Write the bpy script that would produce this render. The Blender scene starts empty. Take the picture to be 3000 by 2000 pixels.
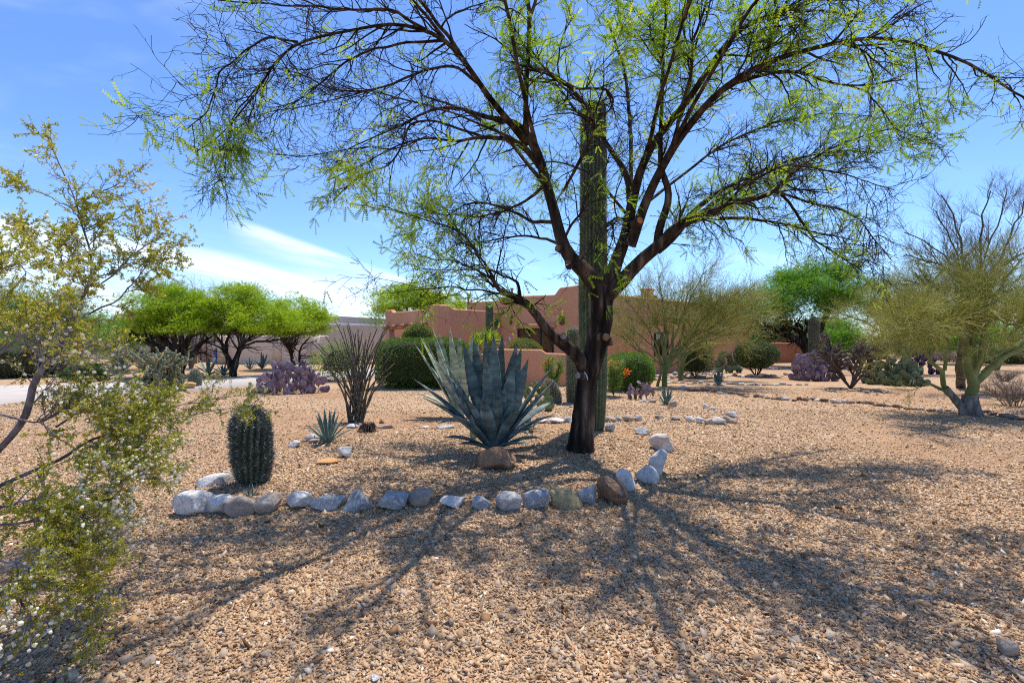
import bpy, bmesh, math, random
import numpy as np
from mathutils import Vector, Matrix
R = math.radians
rng = np.random.default_rng(7)
random.seed(7)
S = bpy.context.scene
C = S.collection

# ------------------------------------------------------------------ camera
H = 1.55
F = 3000 * 17.0 / 36.0
cam_d = bpy.data.cameras.new('camera')
cam_d.lens = 17.0; cam_d.sensor_width = 36.0; cam_d.clip_start = 0.05; cam_d.clip_end = 5000
cam = bpy.data.objects.new('camera', cam_d); C.objects.link(cam)
cam.location = (0, 0, H); cam.rotation_euler = (R(90), 0, 0)
S.camera = cam

# ------------------------------------------------------------------ light
LD = Vector((-0.17, -0.38, -1.0)).normalized()          # direction the sunlight travels
SUN_EL = math.asin(-LD.z); SUN_AZ = math.atan2(-LD.x, -LD.y)
sun_d = bpy.data.lights.new('sun', 'SUN'); sun_d.energy = 3.3; sun_d.angle = R(0.5); sun_d.color = (1.0, 0.93, 0.84)
sun = bpy.data.objects.new('sun', sun_d); C.objects.link(sun)
sun.rotation_euler = LD.to_track_quat('-Z', 'Y').to_euler(); sun.location = (5, 10, 30)
S.view_settings.view_transform = 'Standard'; S.view_settings.look = 'None'
S.view_settings.exposure = 0.84; S.view_settings.gamma = 1.0
S.cycles.use_denoising = False; S.cycles.filter_width = 1.1
S.cycles.max_bounces = 8; S.cycles.transparent_max_bounces = 8
S.cycles.diffuse_bounces = 3; S.cycles.glossy_bounces = 2; S.cycles.transmission_bounces = 4

W = bpy.data.worlds.new('World'); S.world = W; W.use_nodes = True
nt = W.node_tree; nt.nodes.clear()
def wn(t, **k):
    n = nt.nodes.new(t)
    for a, b in k.items(): setattr(n, a, b)
    return n
def wl(a, b): nt.links.new(a, b)
def wmath(op, a, b=None, c=None, clamp=False):
    n = wn('ShaderNodeMath', operation=op, use_clamp=clamp)
    for i, v in enumerate((a, b, c)):
        if v is None: continue
        if isinstance(v, (int, float)): n.inputs[i].default_value = v
        else: wl(v, n.inputs[i])
    return n.outputs[0]
sky = wn('ShaderNodeTexSky', sky_type='NISHITA'); sky.sun_disc = False
sky.sun_elevation = SUN_EL; sky.sun_rotation = SUN_AZ; sky.altitude = 800
sky.air_density = 1.0; sky.dust_density = 0.35; sky.ozone_density = 3.5
tc = wn('ShaderNodeTexCoord'); sep = wn('ShaderNodeSeparateXYZ'); wl(tc.outputs['Generated'], sep.inputs[0])
yy = wmath('MAXIMUM', sep.outputs['Y'], 0.02)
u = wmath('DIVIDE', sep.outputs['X'], yy); v = wmath('DIVIDE', sep.outputs['Z'], yy)
front = wmath('GREATER_THAN', sep.outputs['Y'], 0.03)
comb = wn('ShaderNodeCombineXYZ')
us = wmath('MULTIPLY', u, 2.2); sh = wmath('MULTIPLY_ADD', u, 0.22, v); vs = wmath('MULTIPLY', sh, 24.0)
wl(us, comb.inputs[0]); wl(vs, comb.inputs[1])
nz = wn('ShaderNodeTexNoise'); nz.inputs['Scale'].default_value = 1.0; nz.inputs['Detail'].default_value = 7
nz.inputs['Roughness'].default_value = 0.55; nz.inputs['Distortion'].default_value = 0.5; wl(comb.outputs[0], nz.inputs['Vector'])
comb2 = wn('ShaderNodeCombineXYZ'); wl(wmath('MULTIPLY', u, 3.0), comb2.inputs[0]); wl(wmath('MULTIPLY', v, 7.0), comb2.inputs[1])
nz2 = wn('ShaderNodeTexNoise'); nz2.inputs['Detail'].default_value = 3; nz2.inputs['Scale'].default_value = 1.3; wl(comb2.outputs[0], nz2.inputs['Vector'])
def sstep(x, lo, hi):
    n = wn('ShaderNodeMapRange', interpolation_type='SMOOTHSTEP')
    wl(x, n.inputs[0]); n.inputs[1].default_value = lo; n.inputs[2].default_value = hi
    return n.outputs[0]
# long cirrus sheet at the left, then the wisp with its sharp upper edge
edgeA = wmath('MULTIPLY_ADD', u, -0.17, 0.085)
dA = wmath('SUBTRACT', wmath('ADD', edgeA, wmath('MULTIPLY', wmath('SUBTRACT', nz2.outputs[0], 0.5), 0.03)), v)
mA = wmath('MULTIPLY', sstep(dA, -0.012, 0.03), wmath('SUBTRACT', 1.0, sstep(u, -0.3, 0.2)))
edgeB = wmath('MULTIPLY_ADD', u, -0.36, 0.0515)
dB = wmath('SUBTRACT', edgeB, v)
mB = wmath('MULTIPLY', wmath('MULTIPLY', sstep(dB, -0.006, 0.008), wmath('SUBTRACT', 1.0, sstep(dB, 0.01, 0.13))),
           wmath('MULTIPLY', sstep(u, -0.62, -0.5), wmath('SUBTRACT', 1.0, sstep(u, -0.15, 0.1))))
strk = sstep(nz.outputs[0], 0.30, 0.68)
mh = wmath('MULTIPLY', sstep(nz2.outputs[0], 0.52, 0.72), wmath('SUBTRACT', 1.0, sstep(v, 0.05, 0.42)))
m = wmath('MAXIMUM', wmath('MULTIPLY', mA, wmath('MULTIPLY_ADD', strk, 0.85, 0.08)), wmath('MULTIPLY', mB, wmath('MULTIPLY_ADD', strk, 0.7, 0.15)))
m = wmath('MAXIMUM', m, wmath('MULTIPLY', mh, wmath('MULTIPLY', strk, 0.4)))
faint = wmath('MULTIPLY', wmath('MULTIPLY', strk, sstep(nz2.outputs[0], 0.45, 0.75)), wmath('MULTIPLY', wmath('SUBTRACT', 1.0, sstep(u, -0.7, -0.1)), 0.16))
m = wmath('MAXIMUM', m, faint)
m = wmath('MULTIPLY', m, 0.85)
m = wmath('MULTIPLY', wmath('MULTIPLY', m, front), sstep(sep.outputs['Z'], -0.02, 0.03), clamp=True)
hs = wn('ShaderNodeHueSaturation'); hs.inputs['Saturation'].default_value = 1.1; hs.inputs['Hue'].default_value = 0.505; wl(sky.outputs[0], hs.inputs['Color'])
mix = wn('ShaderNodeMix', data_type='RGBA'); wl(m, mix.inputs['Factor'])
deep = wn('ShaderNodeMix', data_type='RGBA', blend_type='MULTIPLY'); deep.inputs['Factor'].default_value = 1.0; wl(hs.outputs[0], deep.inputs['A']); deep.inputs['B'].default_value = (0.72, 0.80, 0.90, 1); wl(deep.outputs['Result'], mix.inputs['A'])
mix.inputs['B'].default_value = (4.9, 5.2, 5.6, 1)
bg = wn('ShaderNodeBackground'); bg.inputs['Strength'].default_value = 0.145; wl(mix.outputs['Result'], bg.inputs['Color'])
wo = wn('ShaderNodeOutputWorld'); wl(bg.outputs[0], wo.inputs[0])

# ------------------------------------------------------------------ helpers
def sn(p, seed, f, octv=3):
    r = np.random.default_rng(seed); out = 0; p = np.asarray(p, float); amp = 1; tot = 0
    for o in range(octv):
        for k in range(4):
            d = r.normal(size=p.shape[-1]); d /= np.linalg.norm(d)
            out = out + amp * np.sin(p @ d * f * (2 ** o) * r.uniform(.7, 1.4) + r.uniform(0, 6.28))
        tot += 2.2 * amp; amp *= .5
    return out / tot
def hgt(x, y):
    x = np.asarray(x, float); y = np.asarray(y, float)
    e = ((x + 0.7) / 3.3) ** 2 + ((y - 6.6) / 2.5) ** 2
    h = 0.13 * np.exp(-(e ** 1.6) * 1.3)
    e2 = ((x - 2.6) / 1.8) ** 2 + ((y - 10.4) / 1.3) ** 2
    h = h + 0.09 * np.exp(-e2 * 1.5)
    q = np.stack([x, y], -1)
    near = np.exp(-((x ** 2 + (y - 6) ** 2) / 900.0))
    return h + near * 0.018 * sn(q, 3, 1.3, 3)
def dirt(x, y):
    q = np.stack([np.asarray(x, float), np.asarray(y, float)], -1)
    a = sn(q * [1.0, 1.6], 11, 0.55, 4) * .9
    ring = np.abs(np.sqrt(((np.asarray(x) + .6) / 2.9) ** 2 + ((np.asarray(y) - 6.4) / 2.1) ** 2) - 1.12)
    a = a + 0.55 * np.exp(-(ring / .13) ** 2)
    return np.clip(a * .9 + .08, 0, .8)
def G(px, py):
    uu = (px - 1500) / F; vv = (1000 - py) / F
    Y = H / -vv
    for _ in range(12): Y = (H - float(hgt(uu * Y, Y))) / -vv
    return Vector((uu * Y, Y, float(hgt(uu * Y, Y))))
def P(px, py, Y): return Vector(((px - 1500) / F * Y, Y, H + (1000 - py) / F * Y))

class MB:
    def __init__(s): s.v = []; s.f = []; s.t = []; s.n = 0
    def add(s, v, faces, tint=None):
        v = np.asarray(v, float).reshape(-1, 3)
        for f in (faces if isinstance(faces, list) else [faces]):
            f = np.asarray(f, int)
            if f.size: s.f.append(f + s.n)
        s.v.append(v); s.n += len(v)
        if tint is None: tint = np.full(len(v), .5)
        s.t.append(np.broadcast_to(np.asarray(tint, float), (len(v),)))
    def mesh(s, name, mat, smooth=True, off=(0, 0, 0)):
        me = bpy.data.meshes.new(name)
        v = np.concatenate(s.v) - np.asarray(off, float); t = np.concatenate(s.t)
        me.vertices.add(len(v)); me.vertices.foreach_set('co', v.astype(np.float32).ravel())
        li = np.concatenate([f.ravel() for f in s.f]); tot = np.concatenate([np.full(len(f), f.shape[1]) for f in s.f])
        st = np.concatenate([[0], np.cumsum(tot)[:-1]])
        me.loops.add(len(li)); me.loops.foreach_set('vertex_index', li.astype(np.int32))
        me.polygons.add(len(tot)); me.polygons.foreach_set('loop_start', st.astype(np.int32)); me.polygons.foreach_set('loop_total', tot.astype(np.int32))
        if smooth: me.polygons.foreach_set('use_smooth', np.ones(len(tot), bool))
        a = me.attributes.new('tint', 'FLOAT', 'POINT'); a.data.foreach_set('value', t.astype(np.float32))
        me.materials.append(mat); me.update(); me.validate()
        return me
    def build(s, name, mat, parent=None, smooth=True, loc=None):
        off = Vector((0, 0, 0))
        if parent is not None: off = wpos[parent.name]
        elif loc is not None: off = Vector(loc)
        o = bpy.data.objects.new(name, s.mesh(name, mat, smooth, off)); C.objects.link(o)
        if parent is not None: o.parent = parent
        else: o.location = off
        wpos[o.name] = off
        return o
wpos = {}
def tag(o, label=None, cat=None, group=None, kind=None):
    if label: o['label'] = label
    if cat: o['category'] = cat
    if group: o['group'] = group
    if kind: o['kind'] = kind
    return o
def thing(name, loc, label, cat, group=None):
    o = bpy.data.objects.new(name, None); C.objects.link(o); o.location = loc; o.empty_display_size = .1
    wpos[o.name] = Vector(loc)
    return tag(o, label, cat, group)

# ---- materials
def newmat(name):
    m = bpy.data.materials.new(name); m.use_nodes = True; m.node_tree.nodes.clear(); return m
class N:
    def __init__(s, m): s.t = m.node_tree
    def n(s, ty, **k):
        nd = s.t.nodes.new(ty)
        for a, b in k.items(): setattr(nd, a, b)
        return nd
    def l(s, a, b): s.t.links.new(a, b)
    def ramp(s, fac, cols):
        r = s.n('ShaderNodeValToRGB'); e = r.color_ramp.elements
        while len(e) < len(cols): e.new(.5)
        for i, (p, c) in enumerate(cols): e[i].position = p; e[i].color = (*c, 1)
        s.l(fac, r.inputs[0]); return r.outputs[0]
    def noise(s, scale, detail=4, vec=None, rough=.55, dist=0):
        x = s.n('ShaderNodeTexNoise'); x.inputs['Scale'].default_value = scale; x.inputs['Detail'].default_value = detail
        x.inputs['Roughness'].default_value = rough; x.inputs['Distortion'].default_value = dist
        if vec is not None: s.l(vec, x.inputs['Vector'])
        return x.outputs[0]
    def mixc(s, f, a, b, mode='MIX'):
        x = s.n('ShaderNodeMix', data_type='RGBA', blend_type=mode)
        for sock, val in ((x.inputs['Factor'], f), (x.inputs['A'], a), (x.inputs['B'], b)):
            if isinstance(val, (int, float)): sock.default_value = val
            elif isinstance(val, tuple): sock.default_value = (*val, 1)
            else: s.l(val, sock)
        return x.outputs['Result']
    def bump(s, hsock, strength, dist):
        b = s.n('ShaderNodeBump'); b.inputs['Strength'].default_value = strength; b.inputs['Distance'].default_value = dist
        s.l(hsock, b.inputs['Height']); return b.outputs[0]
def pmat(name, cols, scale=3, detail=5, rough=.85, bump=0, bscale=None, stretch=None, spec=.3, tint=False, dist=0):
    """surface with colour from noise (or per-piece tint) and an optional bump"""
    m = newmat(name); g = N(m)
    co = g.n('ShaderNodeTexCoord').outputs['Object']
    if stretch:
        mp = g.n('ShaderNodeMapping'); mp.inputs['Scale'].default_value = stretch; g.l(co, mp.inputs[0]); co = mp.outputs[0]
    nz = g.noise(scale, detail, co, dist=dist)
    if len(cols) == 1: cols = [cols[0], cols[0]]
    if isinstance(cols[0][0], (int, float)) and not isinstance(cols[0][1], tuple):
        cols = [(.3 + .4 * i / (len(cols) - 1), c) for i, c in enumerate(cols)]
    if tint:
        at = g.n('ShaderNodeAttribute'); at.attribute_name = 'tint'
        c = g.ramp(at.outputs['Fac'], [((p - .3) / .4, c_) for p, c_ in cols])
        c = g.mixc(.35, c, g.ramp(nz, cols))
    else: c = g.ramp(nz, cols)
    b = g.n('ShaderNodeBsdfPrincipled'); g.l(c, b.inputs['Base Color']); b.inputs['Roughness'].default_value = rough
    b.inputs['Specular IOR Level'].default_value = spec
    if bump:
        g.l(g.bump(g.noise(bscale or scale * 4, 6, co, .6), 1.0, bump), b.inputs['Normal'])
    o = g.n('ShaderNodeOutputMaterial'); g.l(b.outputs[0], o.inputs[0])
    return m
def leafmat(name, cols, trans=.35, rough=.55, spec=.3, tcol=1.4):
    m = newmat(name); g = N(m)
    at = g.n('ShaderNodeAttribute'); at.attribute_name = 'tint'
    n_ = len(cols); c = g.ramp(at.outputs['Fac'], [(i / (n_ - 1), k) for i, k in enumerate(cols)])
    b = g.n('ShaderNodeBsdfPrincipled'); g.l(c, b.inputs['Base Color']); b.inputs['Roughness'].default_value = rough
    b.inputs['Specular IOR Level'].default_value = spec
    o = g.n('ShaderNodeOutputMaterial')
    if trans:
        t = g.n('ShaderNodeBsdfTranslucent'); g.l(g.mixc(1.0, c, (tcol, tcol, tcol * .7), 'MULTIPLY'), t.inputs[0])
        mx = g.n('ShaderNodeMixShader'); mx.inputs[0].default_value = trans
        g.l(b.outputs[0], mx.inputs[1]); g.l(t.outputs[0], mx.inputs[2]); g.l(mx.outputs[0], o.inputs[0])
    else: g.l(b.outputs[0], o.inputs[0])
    return m

# ---- geometry generators (vectorised)
def nrm(a): return a / np.maximum(np.linalg.norm(a, axis=-1, keepdims=True), 1e-9)
def tubes(mb, pts, rad, sides=5, cap=False, tint=None, ridge=None):
    pts = np.asarray(pts, float); rad = np.asarray(rad, float)
    if pts.ndim == 2: pts = pts[None]; rad = rad[None]
    M, K, _ = pts.shape
    T = nrm(np.gradient(pts, axis=1))
    ref = np.where(np.abs(T[:, :1, 2:3]) > .8, np.array([1., 0, 0]), np.array([0, 0, 1.]))[:, 0]
    U = nrm(np.cross(T[:, 0], ref)); Us = [U]
    for k in range(1, K):
        U = nrm(U - T[:, k] * np.sum(U * T[:, k], -1, keepdims=True)); Us.append(U)
    U = np.stack(Us, 1); V = np.cross(T, U)
    a = np.arange(sides) / sides * 2 * np.pi
    rr = rad[:, :, None] * np.ones(sides)
    if ridge is not None: rr = rr * ridge(pts, a)
    ring = pts[:, :, None] + rr[..., None] * (np.cos(a)[:, None] * U[:, :, None] + np.sin(a)[:, None] * V[:, :, None])
    idx = np.arange(M * K * sides).reshape(M, K, sides)
    A = idx[:, :-1]; B = idx[:, 1:]
    f = np.stack([A, np.roll(A, -1, 2), np.roll(B, -1, 2), B], -1).reshape(-1, 4)
    if tint is None: tint = np.repeat(rng.random(M), K * sides)
    elif np.ndim(tint) == 1 and len(tint) == M: tint = np.repeat(tint, K * sides)
    faces = [f]
    if cap: faces.append(idx[:, -1, :].reshape(-1, sides))
    mb.add(ring.reshape(-1, 3), faces, tint)
def resample(pts, K, wob=0, seed=0):
    p = np.asarray([tuple(q) for q in pts], float)
    d = np.concatenate([[0], np.cumsum(np.linalg.norm(np.diff(p[:, :3], axis=0), axis=1))])
    t = np.linspace(0, d[-1], K)
    # catmull-like smoothing: linear then binomial filter
    out = np.stack([np.interp(t, d, p[:, i]) for i in range(p.shape[1])], 1)
    for _ in range(2):
        o = out.copy(); o[1:-1] = .25 * out[:-2] + .5 * out[1:-1] + .25 * out[2:]; out = o
    if wob: 
        w = np.stack([sn(t[:, None] * 1.0, seed + i, 6.0, 3) for i in range(3)], 1) * wob
        w[0] = 0; out[:, :3] += w * np.minimum(1, t / max(d[-1], 1e-6) * 4)[:, None]
    return out
def grow(pp, pr, M, ln, ang=(30, 65), wander=.25, bias=(0, 0, 0), K=6, rs=.6, t0=.2, t1=1.0, rmin=.0015, rend=.35, wt=None):
    """M side branches on parents pp (N,K,3)"""
    Np, Kp, _ = pp.shape
    L = np.linalg.norm(np.diff(pp, axis=1), axis=2).sum(1)
    w = L if wt is None else L * wt
    i = rng.choice(Np, M, p=w / w.sum()); t = rng.uniform(t0, t1, M) * (Kp - 1)
    k = np.minimum(t.astype(int), Kp - 2); fr = (t - k)[:, None]
    st = pp[i, k] * (1 - fr) + pp[i, k + 1] * fr
    tg = nrm(pp[i, k + 1] - pp[i, k]); r0 = pr[i, k] * (1 - fr[:, 0]) + pr[i, k + 1] * fr[:, 0]
    rp = nrm(np.cross(tg, rng.normal(size=(M, 3)))); a = np.radians(rng.uniform(*ang, M))[:, None]
    d = nrm(tg * np.cos(a) + rp * np.sin(a))
    length = rng.uniform(*ln, M) * (1.1 - .4 * t / (Kp - 1)); step = (length / (K - 1))[:, None]
    pts = [st]; b = np.asarray(bias, float)
    for _ in range(K - 1):
        d = nrm(d + rng.normal(size=(M, 3)) * wander + b); pts.append(pts[-1] + d * step)
    pts = np.stack(pts, 1)
    rad = np.maximum(r0 * rs, rmin)[:, None] * np.linspace(1, rend, K)[None]
    rad = np.maximum(rad, rmin * .6)
    return pts, rad
def along(pp, M, t0=.15, t1=1.0, wt=None):
    Np, Kp, _ = pp.shape
    L = np.linalg.norm(np.diff(pp, axis=1), axis=2).sum(1); w = L if wt is None else L * wt
    i = rng.choice(Np, M, p=w / w.sum()); t = rng.uniform(t0, t1, M) * (Kp - 1)
    k = np.minimum(t.astype(int), Kp - 2); fr = (t - k)[:, None]
    return pp[i, k] * (1 - fr) + pp[i, k + 1] * fr, nrm(pp[i, k + 1] - pp[i, k])
def scatter(mb, tv, tf, pos, d, up, scale, tint=None):
    """copies of a template (x = forward, z = up) at pos along d"""
    pos = np.asarray(pos); M = len(pos); X = nrm(d); Y = nrm(np.cross(up, X)); Z = np.cross(X, Y)
    sc = np.broadcast_to(np.asarray(scale, float), (M,))[:, None, None]
    v = pos[:, None] + sc * (tv[None, :, 0:1] * X[:, None] + tv[None, :, 1:2] * Y[:, None] + tv[None, :, 2:3] * Z[:, None])
    nv = len(tv); faces = [(np.asarray(f)[None] + (np.arange(M) * nv)[:, None, None]).reshape(-1, np.asarray(f).shape[1]) for f in (tf if isinstance(tf, list) else [tf])]
    if tint is None: tint = rng.random(M)
    mb.add(v.reshape(-1, 3), faces, np.repeat(np.broadcast_to(tint, (M,)), nv))
def blades(mb, pos, d, ln, w, tint=None, bend=0.0):
    M = len(pos); d = nrm(d); s = nrm(np.cross(d, rng.normal(size=(M, 3)))) * np.broadcast_to(np.asarray(w, float), (M,))[:, None]
    ln = np.broadcast_to(np.asarray(ln, float), (M,))[:, None]
    mid = pos + d * ln * .5 + np.array([0, 0, 1.]) * bend * ln * .25
    tip = pos + d * ln + np.array([0, 0, -1.]) * bend * ln * .5
    v = np.stack([pos - s * .6, pos + s * .6, mid + s, mid - s, tip], 1).reshape(-1, 3)
    b = np.arange(M)[:, None] * 5
    if tint is None: tint = rng.random(M)
    mb.add(v, [b + np.array([0, 1, 2, 3]), b + np.array([3, 2, 4])], np.repeat(tint, 5))
def rdir(M, zmin=-1, zmax=1):
    z = rng.uniform(zmin, zmax, M); a = rng.uniform(0, 2 * np.pi, M); r = np.sqrt(1 - z * z)
    return np.stack([r * np.cos(a), r * np.sin(a), z], 1)
def box(mb, c, s, rot=0, tint=None):
    v = np.array([(x, y, z) for z in (-.5, .5) for y in (-.5, .5) for x in (-.5, .5)]) * s
    cr, sr = math.cos(rot), math.sin(rot)
    v = np.stack([v[:, 0] * cr - v[:, 1] * sr, v[:, 0] * sr + v[:, 1] * cr, v[:, 2]], 1) + np.asarray(tuple(c), float)
    mb.add(v, np.array([(0, 2, 3, 1), (4, 5, 7, 6), (0, 1, 5, 4), (2, 6, 7, 3), (0, 4, 6, 2), (1, 3, 7, 5)]), tint)
_ico = {}
def ico(n):
    if n not in _ico:
        bm = bmesh.new(); bmesh.ops.create_icosphere(bm, subdivisions=n, radius=1)
        _ico[n] = (np.array([v.co[:] for v in bm.verts]), np.array([[v.index for v in f.verts] for f in bm.faces])); bm.free()
    return _ico[n]

# ------------------------------------------------------------------ materials
M_bark = pmat('mesquite_bark', [(.008, .006, .005), (.024, .017, .014), (.07, .05, .038), (.22, .16, .115)], 9, 8, .95, .012, 26, (1, 1, .16), .1, dist=.4)
M_twig = pmat('mesquite_twig', [(.012, .008, .008), (.04, .029, .027)], 5, 3, .8, spec=.2)
M_cut = pmat('cut_wood', [(.14, .085, .05), (.3, .2, .12)], 20, 3, .8)
M_cutg = pmat('weathered_cut_wood', [(.16, .15, .15), (.34, .31, .30)], 25, 3, .8)
M_frond = leafmat('mesquite_leaf', [(.09, .17, .012), (.17, .29, .015), (.30, .43, .02), (.50, .55, .03)], .5)
M_mesq = leafmat('bright_mesquite_leaf', [(.15, .25, .01), (.27, .39, .012), (.43, .53, .02)], .45)
M_mesq2 = leafmat('mesquite_leaf_far', [(.07, .17, .02), (.11, .26, .02), (.20, .36, .03)], .45)
M_pv = leafmat('palo_verde_twig', [(.22, .24, .055), (.35, .36, .08), (.60, .58, .18)], .35)
M_pvbark = pmat('palo_verde_bark', [(.10, .12, .035), (.17, .19, .055), (.27, .29, .10)], 6, 5, .8, .004, 30, (1, 1, .5))
M_pvbase = pmat('old_bark', [(.04, .035, .03), (.16, .14, .12), (.3, .28, .26)], 14, 6, .9, .01, 40, (1, 1, .3))
M_grey = pmat('grey_twig', [(.10, .085, .075), (.24, .21, .19)], 5, 3, .9)
M_sag = pmat('saguaro_skin', [(.05, .075, .035), (.085, .12, .055), (.14, .16, .085)], 5, 5, .7, .003, 60)
M_barrel = pmat('barrel_skin', [(.03, .045, .025), (.065, .09, .05), (.15, .18, .11)], 9, 5, .7, .003, 60)
M_spine = leafmat('pale_spines', [(.14, .12, .10), (.34, .30, .24), (.55, .49, .38)], .1)
M_spined = leafmat('dark_spines', [(.04, .035, .035), (.16, .14, .13), (.62, .58, .52)], 0)
M_cholla = pmat('cholla_skin', [(.12, .14, .075), (.20, .22, .12), (.30, .30, .19)], 30, 5, .8, .006, 70)
M_stag = pmat('staghorn_skin', [(.045, .032, .028), (.09, .065, .055), (.15, .11, .09)], 20, 5, .85, .006, 60)
M_padp = pmat('purple_pad', [(.15, .10, .135), (.25, .18, .225), (.39, .32, .36)], 4, 5, .6, .002, 60, spec=.35)
M_padd = pmat('deep_purple_pad', [(.04, .02, .06), (.07, .035, .10), (.11, .06, .13)], 4, 5, .6, .002, 60)
M_padg = pmat('green_pad', [(.10, .14, .045), (.18, .22, .075), (.27, .30, .12)], 4, 5, .6, .002, 60, spec=.35)
M_padb = pmat('dull_green_pad', [(.07, .10, .05), (.13, .17, .09), (.22, .26, .16)], 4, 5, .6, .002, 60)
M_padw = pmat('pad_woody_base', [(.10, .07, .045), (.2, .15, .10)], 8, 5, .9, .006, 40)
M_oco = pmat('ocotillo_bark', [(.035, .03, .02), (.09, .08, .055), (.34, .31, .25)], 40, 5, .9, .006, 90, (1, 1, .6))
M_creo = leafmat('creosote_leaf', [(.22, .23, .02), (.36, .37, .035), (.56, .53, .09)], .5, rough=.4, spec=.5)
M_puff = leafmat('creosote_seed_puff', [(.70, .64, .52), (.82, .78, .68), (.92, .90, .84)], .3, .9)
M_yel = leafmat('yellow_petal', [(.55, .33, .01), (.7, .5, .02)], .3)
M_ora = leafmat('orange_petal', [(.75, .09, .01), (.8, .18, .01), (.85, .35, .02)], .3)
M_creobark = pmat('creosote_bark', [(.05, .04, .045), (.16, .14, .15), (.36, .34, .36)], 16, 5, .85, .003, 60, (1, 1, .5))
M_hedge = leafmat('clipped_hedge_leaf', [(.035, .085, .01), (.08, .17, .015), (.19, .29, .03)], .3)
M_dome = leafmat('yellow_green_shrub_leaf', [(.10, .14, .02), (.17, .21, .03), (.26, .30, .05)], .3)
M_round = leafmat('bright_shrub_leaf', [(.06, .15, .012), (.11, .25, .02), (.20, .34, .03)], .3)
M_grn = leafmat('grey_green_shrub_leaf', [(.05, .08, .025), (.09, .125, .045), (.17, .21, .09)], .3)
M_feath = leafmat('feathery_leaf', [(.10, .18, .035), (.17, .27, .055), (.27, .38, .09)], .35)
M_core = pmat('shade_core', [(.02, .022, .01), (.05, .05, .025)], 12, 4, .95)  # dark twig colour standing in for the shade inside the shrubs
M_sotol = leafmat('sotol_blade', [(.14, .17, .06), (.28, .30, .12), (.42, .42, .2)], .2)
M_palm = leafmat('fan_palm_leaf', [(.13, .20, .02), (.25, .34, .04), (.40, .46, .07)], .35)
M_conc = pmat('concrete', [(.44, .39, .34), (.52, .47, .41)], 1.5, 6, .9, .002, 60)
M_scrub = leafmat('desert_scrub', [(.06, .08, .025), (.12, .14, .045), (.2, .21, .08)], .2)
M_dry = leafmat('dry_brush', [(.12, .09, .07), (.22, .17, .14), (.33, .28, .23)], .1)

def agave_mat(name, c0, c1, c2):
    m = newmat(name); g = N(m); co = g.n('ShaderNodeTexCoord').outputs['Object']
    at = g.n('ShaderNodeAttribute'); at.attribute_name = 'tint'
    nz = g.noise(3.5, 4, co, dist=.3); c = g.ramp(nz, [(.3, c0), (.52, c1), (.72, c2)])
    wv = g.n('ShaderNodeMath', operation='MULTIPLY_ADD'); g.l(at.outputs['Fac'], wv.inputs[0]); wv.inputs[1].default_value = 9
    g.l(nz, wv.inputs[2]); nn = g.n('ShaderNodeTexNoise', noise_dimensions='1D'); g.l(wv.outputs[0], nn.inputs['W']); nn.inputs['Scale'].default_value = 1.3
    k = g.ramp(nn.outputs[0], [(.40, (.62, .66, .66)), (.6, (1.05, 1.05, 1.0))])
    c = g.mixc(1.0, c, k, 'MULTIPLY')
    b = g.n('ShaderNodeBsdfPrincipled'); g.l(c, b.inputs['Base Color']); b.inputs['Roughness'].default_value = .6; b.inputs['Specular IOR Level'].default_value = .25
    g.l(g.bump(g.noise(60, 3, co), .5, .002), b.inputs['Normal'])
    o = g.n('ShaderNodeOutputMaterial'); g.l(b.outputs[0], o.inputs[0]); return m
M_agv = agave_mat('blue_agave_leaf', (.06, .095, .098), (.12, .17, .168), (.27, .33, .315))
M_agp = agave_mat('pale_agave_leaf', (.25, .30, .21), (.37, .43, .31), (.52, .57, .43))
M_agf = agave_mat('far_agave_leaf', (.09, .14, .12), (.16, .23, .20), (.28, .36, .33))

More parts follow.
